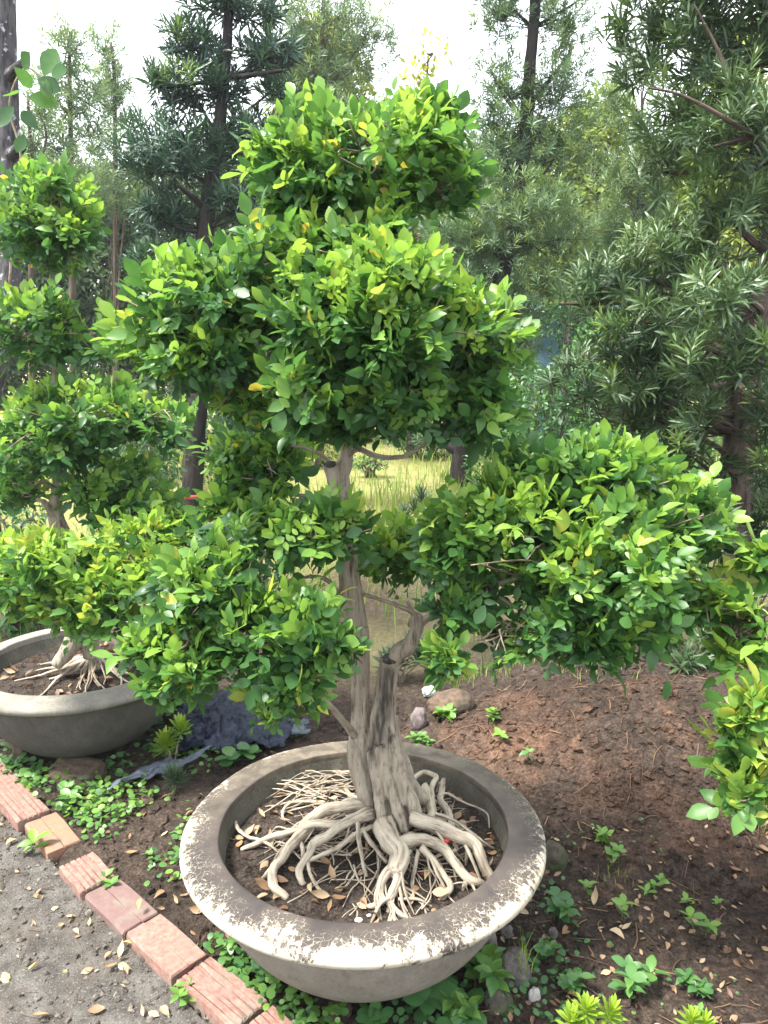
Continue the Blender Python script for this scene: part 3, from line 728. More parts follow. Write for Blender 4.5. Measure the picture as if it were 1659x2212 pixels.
def remeshed(mb, voxel, mat, parent, name, disp=.006, fr=(38, 38, 7), smooth_it=3, char=None):
    V, F, A = mb.data(); me = mesh('tmp', V, F); o = bpy.data.objects.new('tmp', me); COL.objects.link(o)
    md = o.modifiers.new('r', 'REMESH'); md.mode = 'VOXEL'; md.voxel_size = voxel
    ms = o.modifiers.new('s', 'SMOOTH'); ms.factor = .5; ms.iterations = smooth_it
    dg = bpy.context.evaluated_depsgraph_get(); ev = o.evaluated_get(dg); m2 = ev.to_mesh()
    nv = len(m2.vertices); co = np.empty(nv * 3, np.float32); m2.vertices.foreach_get('co', co); co = co.reshape(-1, 3).astype(float)
    no = np.empty(nv * 3, np.float32); m2.vertices.foreach_get('normal', no); no = no.reshape(-1, 3).astype(float)
    q = np.empty(len(m2.loops), np.int32); m2.loops.foreach_get('vertex_index', q)
    tot = np.empty(len(m2.polygons), np.int32); m2.polygons.foreach_get('loop_total', tot)
    st = np.concatenate([[0], np.cumsum(tot)[:-1]]); Fs = [np.stack([q[st[tot == k] + j] for j in range(k)], 1) for k in (3, 4) if (tot == k).any()]
    ev.to_mesh_clear(); bpy.data.objects.remove(o)
    d = fbm(co * np.array(fr), 4, .6); ridge = -np.abs(fbm(co * np.array(fr) * .6 + 9, 3)) + .25
    co = co + no * (disp * (d * .6 + ridge))[:, None]
    ch = np.zeros(len(co))
    if char is not None:                     # rot streaking down the front from an old cut
        for a, b in zip(char[:-1], char[1:]):
            ab = b - a; t = np.clip(((co - a) @ ab) / (ab @ ab), 0, 1); dd = np.linalg.norm(co - a - t[:, None] * ab, axis=1)
            ch = np.maximum(ch, sstep(.034, .012, dd + .016 * fbm(co * [60, 60, 14], 3)))
    return obj(name, co, Fs, mat, parent, True, {'bco': co, 'char': ch})
rng = np.random.RandomState(21)
YT = 1.95
bon = thing('bonsai_tree', 'large tiered bonsai with a split pale trunk and exposed roots in the big front pot', 'bonsai', (0.0, YT, .33))
mb = MB()
def addpx(pts, **k):
    V, F, b = pxtube(pts, 14, 5, .16, **k); mb.add(V, F)
addpx([(722, 1000, 1.95, 48), (731, 1035, 1.95, 46), (741, 1085, 1.95, 47), (747, 1140, 1.95, 45), (752, 1200, 1.95, 43), (758, 1270, 1.95, 44), (768, 1330, 1.95, 46), (776, 1400, 1.95, 44), (780, 1470, 1.95, 42), (778, 1550, 1.95, 40), (777, 1600, 1.94, 46), (786, 1650, 1.93, 42), (800, 1700, 1.92, 44), (818, 1745, 1.92, 40)], seed=1)
addpx([(731, 1035, 1.95, 40), (743, 1003, 1.95, 30), (748, 960, 1.95, 24), (752, 900, 1.95, 22), (756, 830, 1.95, 20), (764, 720, 1.96, 18), (785, 580, 1.97, 15), (800, 450, 1.98, 11), (806, 350, 1.98, 7)], seed=2)
addpx([(841, 1420, 1.93, 38), (838, 1460, 1.93, 46), (829, 1530, 1.93, 54), (830, 1600, 1.93, 60), (842, 1660, 1.93, 66), (855, 1720, 1.93, 80), (862, 1775, 1.93, 90)], seed=3)
addpx([(836, 1462, 1.93, 40), (858, 1417, 1.92, 40), (886, 1388, 1.91, 35), (904, 1352, 1.90, 29), (897, 1328, 1.90, 22)], seed=4)
def z1(p): return (345.6 + .5417 * p[0], 1512 + .5417 * p[1], p[2], p[3] * .5417)
for s, q in enumerate([[(905, 100, 1.91, 44), (950, 260, 1.89, 56), (995, 390, 1.87, 60), (1030, 470, 1.86, 56), (1040, 520, 1.85, 30)],
          [(870, 180, 1.89, 50), (915, 330, 1.87, 56), (950, 440, 1.85, 56), (975, 530, 1.83, 36)],
          [(840, 200, 1.9, 40), (870, 330, 1.88, 50), (880, 430, 1.86, 50), (895, 510, 1.84, 46)],
          [(770, 160, 1.92, 50), (785, 270, 1.91, 60), (815, 370, 1.90, 60), (850, 410, 1.9, 40)],
          [(820, 430, 1.92, 90), (900, 450, 1.92, 110), (1000, 450, 1.92, 90)],
          [(930, 60, 1.95, 40), (975, 260, 1.95, 44), (1030, 380, 1.95, 50), (1080, 420, 1.93, 40)]]):
    addpx([z1(p) for p in q], seed=5.0 + s)
trunk = remeshed(mb, .0048, BARK, bon, 'trunk', .0105, (44, 44, 8), 2, [W(836, 1462, 1.90), W(831, 1510, 1.90), W(822, 1570, 1.90), W(806, 1640, 1.90)])
# scar wood where limbs were sawn off
n = NT('charred_cut_wood'); f = n.noise(n('TexCoord').outputs['Object'], 60, 5, .7)
SCAR = n.done(n.principled(n.ramp(f, [(.35, (.012, .011, .010)), (.55, (.05, .045, .042)), (.7, (.16, .145, .13))]), .9, n.bump(f, .006), .2))
def scar(px, py, Y, w, h, nrm, label):
    c = W(px, py, Y); V, F = ICO3; a = unit(np.array([nrm], float))[0]; u = unit(np.cross(a, [0, 0, 1.])[None])[0]; v = np.cross(u, a)
    k = Y / FPX * .5; d = 1 + .2 * fbm(V * 2 + px, 3)
    P = c + (V[:, :1] * w * k * u + V[:, 1:2] * h * k * v + V[:, 2:] * .006 * a) * d[:, None]
    obj('cut_scar', P, F, SCAR, trunk, label=label)
scar(842, 1424, 1.91, 36, 30, (0, -.55, .85), 'black rotten cut at the top of the right stem')
scar(838, 1455, 1.912, 26, 50, (-.05, -1, .1), 'blackened rotten wood below the cut on the right stem')
scar(713, 1003, 1.93, 34, 22, (-.35, -.35, .85), 'dark sawn stub on the left stem')
BR = [[(890, 1352, 1.91, 20), (893, 1325, 1.90, 14), (866, 1311, 1.91, 10), (830, 1298, 1.92, 8), (785, 1284, 1.94, 8)],
      [(901, 1352, 1.91, 22), (950, 1318, 1.88, 16), (1050, 1272, 1.83, 13), (1180, 1225, 1.77, 10), (1300, 1170, 1.75, 7)],
      [(1050, 1272, 1.83, 9), (1150, 1330, 1.75, 8), (1260, 1360, 1.7, 5)],
      [(893, 1325, 1.90, 12), (880, 1300, 1.9, 9)],
      [(738, 1085, 1.95, 14), (712, 1075, 1.95, 9), (671, 1073, 1.98, 10), (612, 1064, 2.02, 8), (560, 1050, 2.06, 6)],
      [(716, 1003, 1.95, 12), (703, 990, 1.95, 10), (687, 979, 1.95, 9), (653, 966, 1.97, 8), (600, 960, 2.02, 5)],
      [(745, 1000, 1.95, 14), (757, 980, 1.94, 13), (775, 970, 1.93, 13), (812, 985, 1.92, 12), (853, 988, 1.9, 10), (890, 978, 1.88, 8), (960, 930, 1.86, 5)],
      [(745, 1300, 1.95, 14), (731, 1282, 1.95, 13), (712, 1257, 1.94, 11), (681, 1245, 1.93, 8), (640, 1251, 1.9, 6)],
      [(768, 1592, 1.93, 20), (735, 1550, 1.88, 17), (703, 1514, 1.83, 16), (640, 1440, 1.74, 12), (540, 1380, 1.68, 8), (430, 1330, 1.66, 5)],
      [(755, 890, 1.95, 14), (690, 870, 1.93, 12), (600, 839, 1.9, 12), (520, 812, 1.88, 10), (455, 780, 1.87, 8), (390, 700, 1.86, 5)],
      [(540, 820, 1.88, 7), (530, 800, 1.87, 6), (545, 770, 1.87, 4)],
      [(757, 850, 1.95, 14), (850, 800, 1.88, 11), (980, 770, 1.82, 8), (1080, 750, 1.8, 5)],
      [(765, 740, 1.95, 14), (680, 715, 1.93, 10), (600, 660, 1.9, 7), (500, 600, 1.88, 5)],
      [(800, 470, 1.98, 10), (860, 430, 1.97, 8), (930, 380, 1.96, 6), (965, 360, 1.96, 4)],
      [(800, 480, 1.98, 9), (740, 430, 1.97, 7), (670, 400, 1.95, 5)],
      [(803, 430, 1.98, 8), (770, 330, 1.97, 6), (700, 280, 1.96, 4)],
      [(806, 380, 1.98, 8), (850, 280, 1.98, 5), (930, 230, 1.98, 3)],
      [(750, 1140, 1.95, 12), (720, 1150, 1.9, 8), (680, 1160, 1.85, 5)],
      [(752, 1210, 1.95, 11), (800, 1215, 2.0, 8), (850, 1200, 2.05, 5)]]
anch = []
for k, b in enumerate(BR):
    V, F, bc = pxtube(b, 9, 5, .14, seed=30.0 + k); obj('branch', V, F, BARK, bon, attrs={'bco': bc})
    anch += [W(p[0], p[1], p[2]) for p in b[1:]]
anch += [W(756, 830, 1.95), W(785, 580, 1.97), W(800, 450, 1.98)]

def ZR(p): return G(345.6 + .5417 * p[0], 1512 + .5417 * p[1], p[2])
RP = []
def rootpart(pts, w0, w1, k, seg=9):      # widths in zoomed px
    P = [ZR(p) for p in pts]; m = len(P); RP.append(P); kk = .84 * .5417 * .5 * 1.85 / FPX
    wid = w0 + (w1 - w0) * np.linspace(0, 1, m)
    V, F, b = tube(P, wid * kk, seg + 2, 9, .48, .010 if m > 2 else 0, k * 3.7, 1.3)
    obj('root', V, F, ROOT, bon, attrs={'bco': b})
ROOTS = [([(870, 420, .40), (760, 425, .40), (660, 450, .385), (600, 485, .365), (560, 520, .345)], 74, 52),
 ([(850, 455, .405), (720, 488, .39), (600, 505, .375), (480, 528, .358), (390, 562, .338), (325, 597, .312)], 56, 22),
 ([(850, 445, .405), (765, 478, .40), (690, 525, .388), (625, 570, .37), (592, 620, .36), (560, 680, .338), (572, 720, .325), (590, 745, .31)], 58, 30),
 ([(600, 500, .365), (540, 560, .36), (490, 630, .348), (445, 690, .338), (462, 745, .328), (505, 785, .308)], 64, 34),
 ([(470, 640, .34), (430, 690, .33), (408, 710, .308)], 36, 22), ([(455, 740, .325), (470, 775, .315), (480, 795, .305)], 26, 14),
 ([(590, 640, .352), (680, 603, .365), (770, 550, .375), (850, 500, .385)], 22, 26), ([(590, 640, .352), (600, 700, .335), (640, 770, .318), (662, 797, .308)], 22, 10),
 ([(782, 465, .40), (790, 530, .385), (806, 640, .352), (842, 742, .306)], 28, 15), ([(808, 510, .385), (852, 580, .365), (912, 645, .345)], 26, 20),
 ([(890, 490, .41), (925, 560, .40), (955, 615, .39), (940, 680, .375)], 112, 84), ([(935, 660, .372), (890, 715, .36), (878, 765, .347), (898, 805, .335)], 50, 32),
 ([(945, 660, .372), (948, 720, .36), (930, 770, .347), (908, 808, .335)], 54, 34), ([(895, 795, .338), (850, 825, .325), (790, 805, .318), (725, 786, .307)], 34, 12),
 ([(912, 800, .335), (945, 840, .322), (985, 862, .315), (1035, 872, .305)], 36, 20), ([(920, 820, .328), (905, 860, .314), (872, 895, .303)], 24, 14),
 ([(925, 575, .40), (1000, 562, .395), (1070, 560, .385), (1130, 595, .372), (1180, 665, .35), (1235, 728, .328), (1292, 738, .306)], 70, 34),
 ([(1225, 720, .33), (1215, 750, .318), (1205, 772, .305)], 24, 16), ([(1240, 735, .325), (1255, 770, .312), (1270, 800, .303)], 18, 8),
 ([(1040, 590, .378), (1090, 640, .362), (1132, 705, .342), (1157, 750, .33), (1108, 800, .306)], 40, 26), ([(1030, 600, .372), (1020, 680, .348), (1014, 750, .325), (1032, 785, .306)], 22, 14),
 ([(1000, 470, .42), (1100, 500, .41), (1190, 540, .395), (1252, 565, .38), (1282, 625, .355), (1318, 697, .308)], 76, 52), ([(1300, 670, .32), (1325, 690, .312), (1345, 698, .303)], 28, 16),
 ([(1060, 350, .40), (1080, 400, .41), (1078, 450, .408), (1060, 500, .40)], 58, 50), ([(1000, 320, .36), (1050, 285, .365), (1105, 310, .368), (1085, 350, .38), (1068, 400, .395)], 32, 30),
 ([(1130, 320, .335), (1122, 385, .362), (1150, 450, .365), (1165, 500, .36)], 34, 40), ([(1110, 380, .37), (1150, 370, .368), (1225, 412, .35), (1305, 448, .33), (1312, 505, .306)], 14, 9),
 ([(1090, 450, .41), (1190, 490, .395), (1270, 552, .37), (1332, 602, .306)], 20, 12), ([(300, 480, .316), (312, 520, .325), (352, 550, .335), (425, 572, .338), (475, 607, .318)], 22, 12),
 ([(660, 410, .34), (580, 398, .345), (520, 405, .34), (492, 450, .33), (500, 490, .308)], 22, 16), ([(775, 300, .335), (740, 285, .335), (690, 280, .325)], 40, 20),
 ([(790, 395, .36), (755, 380, .35), (738, 355, .33)], 36, 22), ([(560, 570, .348), (572, 640, .332), (560, 700, .322), (602, 755, .304)], 26, 16),
 ([(1000, 600, .375), (960, 680, .35), (1005, 740, .32)], 18, 9), ([(1230, 560, .37), (1215, 610, .35), (1218, 670, .306)], 22, 16),
 ([(1060, 610, .365), (1075, 700, .33), (1060, 740, .306)], 16, 9), ([(1180, 595, .36), (1110, 620, .352), (1070, 640, .34)], 20, 18),
 ([(950, 795, .335), (1050, 805, .325), (1110, 835, .306)], 18, 10), ([(1045, 810, .325), (1065, 860, .306)], 14, 10), ([(780, 690, .33), (720, 770, .318), (672, 825, .306)], 14, 9), ([(760, 750, .315), (775, 800, .306)], 26, 24),
 ([(600, 560, .36), (680, 610, .345), (690, 690, .306)], 11, 6), ([(520, 590, .345), (620, 700, .32), (655, 760, .306)], 10, 6), ([(1150, 470, .37), (1160, 560, .35)], 12, 8)]
for k, (p, a, b) in enumerate(ROOTS): rootpart(p, a, b, k)
big = [q for q, (p, a, b) in zip(RP, ROOTS) if max(a, b) > 30 and len(q) > 2]
for k in range(64):                         # side rootlets forking off the big roots down into the soil
    q = np.array(big[rng.randint(len(big))]); t = rng.uniform(.1, .9) * (len(q) - 1); i = int(t); a = q[i] + (q[i+1] - q[i]) * (t - i); o = a[:2] - POT; an = math.atan2(o[1], o[0]) + rng.uniform(-1.1, 1.1); l = rng.uniform(.05, .13)
    e = np.array([a[0] + l * math.cos(an), a[1] + l * math.sin(an), 0]); 
    if np.hypot(*(e[:2] - POT)) > .35: continue
    e[2] = float(SZ(e[0], e[1], POT, .055)) - .004; m_ = (a + e) * .5 + np.array([rng.randn() * .01, rng.randn() * .01, rng.uniform(-.005, .018)]); w = rng.uniform(.0022, .0058)
    V, F, b_ = tube([a, m_, e], [w, w * .8, w * .45], 7, 6, .35, .010, k * 1.9); obj('root', V, F, ROOT, bon, attrs={'bco': b_})
mb = MB()                                   # hair-thin feeder roots matted over the soil
for k in range(150):
    a = rng.uniform(0, 2 * np.pi); r0 = rng.uniform(.05, .2); r1 = r0 + rng.uniform(.06, .17); da = rng.uniform(-.7, .7)
    c = np.array([POT[0] + .05, POT[1] + .02]); pts = []
    for t in np.linspace(0, 1, 5):
        rr = r0 + (r1 - r0) * t; x, y = c + rr * np.array([math.cos(a + da * t), math.sin(a + da * t)])
        if (x - POT[0])**2 + (y - POT[1])**2 > .355**2: break
        pts.append((x, y, float(SZ(x, y, POT, .055)) + .003 + (.05 * (1 - t)**1.5 * rng.rand() if r0 < .12 else .012 * rng.rand())))
    if len(pts) < 3: continue
    w = rng.uniform(.0012, .0032); V, F, b = tube(pts, [w, w * .5], 5, 4, .1, .012, k * 2.1); mb.add(V, F, bco=b)
for k in range(30):                         # tangle on the back left
    p0 = (rng.uniform(640, 790), rng.uniform(285, 400), .345); p1 = (rng.uniform(400, 600), rng.uniform(290, 460), .312); q = ((p0[0] + p1[0]) / 2, (p0[1] + p1[1]) / 2 - rng.uniform(-10, 45), rng.uniform(.33, .36))
    w = rng.uniform(.0012, .0028); V, F, b = tube([ZR(p0), ZR(q), ZR(p1)], [w, w * .6], 5, 6, .1, .014, k * 5.1); mb.add(V, F, bco=b)
mb.obj('feeder_roots', ROOT, bon, True, kind='stuff')

LM = [L(812, 372, 1.96, 222, 125, 190), L(690, 415, 1.93, 105, 68), L(930, 415, 1.95, 100, 72), L(800, 480, 1.97, 110, 42), L(850, 520, 1.82, 80, 48), L(640, 535, 1.83, 80, 42), L(540, 880, 1.86, 90, 55), L(760, 930, 1.80, 60, 32), L(890, 275, 1.97, 125, 48), L(680, 300, 1.95, 80, 55),
      L(420, 660, 1.86, 160, 105, 150), L(330, 725, 1.84, 95, 85), L(430, 775, 1.82, 140, 70), L(560, 585, 1.86, 150, 70, 110),
      L(790, 705, 1.78, 285, 165, 200), L(1000, 750, 1.80, 160, 140, 140), L(730, 570, 1.80, 150, 60, 100), L(680, 855, 1.74, 130, 90), L(840, 865, 1.76, 130, 75), L(1000, 890, 1.86, 110, 75), L(580, 890, 1.84, 75, 40),
      L(560, 1010, 2.06, 115, 85, 100), L(500, 1090, 2.02, 70, 45),
      L(700, 1150, 1.80, 135, 72, 90), L(850, 1200, 2.06, 100, 72, 80), L(600, 1160, 1.9, 90, 80),
      L(1210, 1190, 1.76, 330, 190, 230), L(1270, 1040, 1.80, 190, 90, 120), L(1000, 1190, 1.80, 120, 105), L(1250, 1370, 1.68, 190, 80, 110), L(992, 1318, 1.74, 44, 46), L(1460, 1130, 1.80, 130, 100), L(1430, 1300, 1.74, 110, 85), L(1080, 1390, 1.7, 60, 60), L(965, 1430, 1.68, 26, 30),
      L(560, 1380, 1.68, 190, 130, 150), L(430, 1280, 1.70, 110, 95), L(620, 1500, 1.64, 105, 60), L(410, 1440, 1.62, 90, 60), L(355, 1485, 1.62, 50, 38), L(330, 1400, 1.66, 70, 60), L(700, 1400, 1.68, 75, 80), L(490, 1190, 1.76, 90, 60)]
twigs(bon, LM, anch, rng, 16)
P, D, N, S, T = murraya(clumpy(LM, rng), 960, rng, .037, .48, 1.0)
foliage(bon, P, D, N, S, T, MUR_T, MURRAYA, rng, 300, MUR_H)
print('bonsai leaves', len(P), time.time() - T0)

# ================================================================== LEFT AND RIGHT BONSAI
rng = np.random.RandomState(5)
lb = thing('bonsai_tree', 'bonsai with stacked leafy pads growing in the grey pot at the left edge', 'bonsai', (LPOT[0] + .03, LPOT[1], .33))
mb = MB()
for s, q in enumerate([[(200, 1420, 3.02, 40), (175, 1330, 3.02, 48), (160, 1240, 3.02, 46), (140, 1170, 3.02, 44), (120, 1110, 3.02, 34), (124, 1050, 3.02, 22), (128, 980, 3.04, 19), (118, 900, 3.05, 16), (120, 790, 3.06, 13), (112, 640, 3.08, 10), (110, 500, 3.08, 7)],
          [(275, 1440, 2.95, 30), (268, 1400, 2.96, 32), (235, 1350, 3.0, 30), (190, 1290, 3.02, 30)],
          [(120, 1440, 2.95, 26), (150, 1400, 2.97, 40), (170, 1350, 3.0, 40)], [(120, 1130, 3.02, 20), (105, 1100, 2.98, 18), (96, 1085, 2.95, 14), (80, 1078, 2.93, 11)]]):
    V, F, b = pxtube(q, 12, 5, .16, seed=60.0 + s); mb.add(V, F)
remeshed(mb, .008, BARK, lb, 'trunk', .007)
anch = [W(120, 790, 3.06), W(118, 900, 3.05), W(110, 550, 3.08), W(160, 1240, 3.0)]
for k, b in enumerate([[(122, 1060, 3.02, 11), (95, 1040, 2.98, 9), (70, 1050, 2.95, 6)], [(126, 1040, 3.02, 11), (165, 1032, 3.0, 8), (230, 1040, 2.97, 6)], [(118, 900, 3.05, 12), (200, 900, 2.98, 9), (300, 890, 2.9, 6)], [(118, 920, 3.05, 11), (60, 900, 2.95, 6)],
     [(165, 1260, 3.02, 14), (220, 1240, 2.9, 10), (320, 1220, 2.8, 7)], [(165, 1260, 3.02, 13), (100, 1250, 2.88, 9), (50, 1240, 2.8, 6)], [(118, 760, 3.06, 9), (60, 730, 3.0, 6)], [(120, 740, 3.06, 9), (200, 720, 3.0, 5)]]):
    V, F, bc = pxtube(b, 8, 5, .14, seed=70.0 + k); obj('branch', V, F, BARK, lb, attrs={'bco': bc}); anch += [W(p[0], p[1], p[2]) for p in b[1:]]
for k in range(26):
    a = rng.uniform(math.pi * .9, math.pi * 2.3); r1 = rng.uniform(.16, .33); c = np.array([LPOT[0] + .05, LPOT[1]]); pts = []; da = rng.uniform(-.5, .5)
    for t in np.linspace(0, 1, 5):
        rr = .04 + (r1 - .04) * t; x, y = c + rr * np.array([math.cos(a + da * t), math.sin(a + da * t)])
        pts.append((x, y, float(SZ(x, y, LPOT, .06)) + .004 + .045 * (1 - t)**2))
    w = rng.uniform(.003, .009); V, F, b = tube(pts, [w, w * .35], 7, 5, .35, .016, k * 2.7); obj('root', V, F, ROOT, lb, attrs={'bco': b})
LL = [L(110, 490, 3.08, 118, 112), L(85, 410, 3.06, 80, 50), L(70, 715, 3.0, 130, 88), L(210, 740, 3.05, 70, 70), L(180, 890, 2.95, 190, 78), L(330, 920, 2.9, 90, 62), L(80, 960, 2.9, 130, 90), L(270, 1070, 3.0, 120, 88), L(320, 1130, 2.9, 95, 60),
      L(150, 1240, 2.66, 185, 85), L(40, 1210, 2.70, 100, 60), L(300, 1190, 2.70, 120, 80), L(350, 1290, 2.60, 120, 90), L(210, 1325, 2.58, 130, 70), L(110, 1300, 2.62, 90, 50), L(40, 1060, 3.0, 70, 60), L(380, 1170, 2.8, 70, 60)]
twigs(lb, LL, anch, rng, 12)
LB = [q for q in LL if q[0][1] < 2.75]; LL = [q for q in LL if q[0][1] >= 2.75]
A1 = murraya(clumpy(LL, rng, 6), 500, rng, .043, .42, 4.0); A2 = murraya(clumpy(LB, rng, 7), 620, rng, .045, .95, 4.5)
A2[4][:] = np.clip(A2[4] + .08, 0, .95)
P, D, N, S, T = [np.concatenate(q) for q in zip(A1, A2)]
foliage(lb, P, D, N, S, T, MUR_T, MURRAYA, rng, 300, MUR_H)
rb = thing('bonsai_tree', 'bright leafy bonsai reaching into the picture from the right edge', 'bonsai', (RPOT[0], RPOT[1], float(H(*RPOT)) + .27))
V, F, bc = tube([(RPOT[0], RPOT[1], .3), (RPOT[0] - .05, RPOT[1], .5), (RPOT[0] + .03, RPOT[1], .75), (RPOT[0], RPOT[1], 1.15)], [.045, .035, .028, .012], 14, 8, .18, 0, 3); obj('trunk', V, F, BARK, rb, attrs={'bco': bc})
anch = []
for k, (a, e) in enumerate([(.5, W(1600, 1340, 1.72)), (.55, W(1540, 1300, 1.72)), (.42, W(1650, 1620, 1.5)), (.7, W(1700, 1240, 1.7)), (.8, np.array([RPOT[0] + .3, 1.8, .9]))]):
    p0 = np.array([RPOT[0] - .02, RPOT[1], a]); mpt = (p0 + e) * .5 + np.array([0, 0, .03]); V, F, bc = tube([p0, mpt, e], [.012, .008, .004], 8, 6, .15, .01, k); obj('branch', V, F, TWIG, rb, attrs={'bco': bc}); anch += [mpt, e]
LR = [L(1620, 1340, 1.70, 90, 110), L(1530, 1310, 1.70, 58, 38), L(1655, 1220, 1.72, 48, 52), L(1600, 1410, 1.68, 60, 50), L(1635, 1650, 1.50, 75, 95), L(1600, 1560, 1.52, 34, 30), L(1610, 1720, 1.48, 42, 36), L(1640, 1530, 1.52, 42, 42),
      (np.array([RPOT[0] + .1, 1.78, 1.15]), np.array([.32, .3, .2])), (np.array([RPOT[0], 1.75, .75]), np.array([.4, .4, .18]))]
twigs(rb, LR, anch, rng, 12)
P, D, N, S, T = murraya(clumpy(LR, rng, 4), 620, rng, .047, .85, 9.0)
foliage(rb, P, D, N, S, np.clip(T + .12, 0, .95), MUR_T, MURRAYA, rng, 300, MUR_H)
print('bonsai done', time.time() - T0)

# ================================================================== TREES BEHIND
def gz(x, y): return float(H(x, y, False))
def tree(label, cat, trunk_px, lobes, kind, per, rng, size, mat, bark, group=None, nleaf=24, hero=0, branches=(), seed=0.0, name='podocarpus_tree', tone=.38, lump=.4, shell=.6, fresh=.04, upw=.7, lsc=2.6, tpls=None, auto=0, seg=10):
    Y0 = trunk_px[-1][2]; b = W(*trunk_px[-1][:3]); base = (b[0], b[1], gz(b[0], b[1]))
    t = thing(name, label, cat, base, group)
    P_ = [W(a, c, y) for a, c, y, w in trunk_px] + [np.array(base) - [0, 0, .03]]
    r_ = [w * .5 * y / FPX for a, c, y, w in trunk_px]; r_.append(r_[-1] * 1.2)
    V, F, bc = tube(P_, r_, seg, 5, .14, .01, seed); obj('trunk', V, F, bark, t, attrs={'bco': bc})
    TP = np.array(P_)
    for k, q in enumerate(branches):
        V, F, bc = pxtube(q, 8, 4, .15, seed=seed + k + .5); obj('branch', V, F, bark, t, attrs={'bco': bc})
    if auto:                                  # limbs from the trunk into every pad
        mb = MB()
        for c, r in lobes:
            cand = TP[TP[:, 2] < c[2] + .1]; i = np.argmin(((cand - c - [0, 0, -.5 * r[0]])**2).sum(1)) if len(cand) else 0
            a = cand[i] if len(cand) else TP[0]
            for k in range(auto):
                e = c + rdir(rng, 1)[0] * r * rng.uniform(.4, .95); m_ = a + (c - a) * rng.uniform(.4, .8) + rng.randn(3) * .05
                w = .006 + .012 * (k == 0); V, F, bc = tube([a, m_, e], [w, w * .7, w * .3], 5, 4, .12); mb.add(V, F, bco=bc)
        mb.obj('branches', bark, t, True, kind='stuff')
    if kind == 'p':
        A = podocarpus(lobes, per, rng, size, nleaf, seed, fresh, shell, lump, tone, upw, lsc)
    else:
        A = scatter_leaves(lobes, per, rng, size, seed, shell, lump, tone, lsc)
    foliage(t, *A, tpls or POD_T, mat, rng, hero, cell=16)
    return t
rng = np.random.RandomState(31)
YN = 6.6
tree('dark blue-green cloud pruned conifer with separate pads behind the big bonsai', 'tree', [(495, -40, YN, 14), (492, 60, YN, 18), (484, 170, YN, 22), (472, 290, YN, 26), (455, 400, YN, 32), (444, 500, YN, 36), (434, 700, YN, 40), (428, 850, YN, 42), (420, 980, YN, 44), (414, 1090, YN, 46)],
     [(c_, r_ * [.92, .92, .80]) for c_, r_ in (L(515, 5, YN, 105, 42), L(425, 95, YN, 80, 50), L(575, 108, YN, 78, 48), L(425, 190, YN, 110, 52), L(340, 160, YN, 26, 20), L(385, 330, YN, 125, 85), L(545, 290, YN, 62, 60), L(360, 455, YN, 85, 45), L(530, 440, YN, 70, 50), L(545, 830, YN, 85, 55), L(520, 930, YN, 70, 50), L(345, 560, YN, 80, 40), L(600, 200, YN, 40, 30))],
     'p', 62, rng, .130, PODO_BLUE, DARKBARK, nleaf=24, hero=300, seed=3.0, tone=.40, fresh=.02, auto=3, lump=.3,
     branches=[[(486, 170, YN, 12), (525, 165, YN - .1, 11), (610, 152, YN - .2, 7)], [(444, 450, YN, 14), (420, 430, YN - .1, 13), (385, 400, YN - .2, 9)], [(470, 350, YN, 13), (500, 335, YN - .1, 11), (530, 330, YN - .2, 7)], [(430, 840, YN, 14), (470, 815, YN, 10), (530, 815, YN, 7)]])
b = W(414, 1070, YN)
V, F = lathe([(.14, -.012), (.148, .0), (.147, .014), (.14, .024)], 20, .004); solo('red_band', V + b, F[:, ::-1], b, NT('red_plastic').m, label='red band round the foot of the dark trunk behind the bonsai', cat='band')
nn = NT('red_plastic'); bpy.data.objects['red_band'].data.materials.clear(); bpy.data.objects['red_band'].data.materials.append(nn.done(nn.principled((.35, .04, .04), .5)))
YR = 3.45
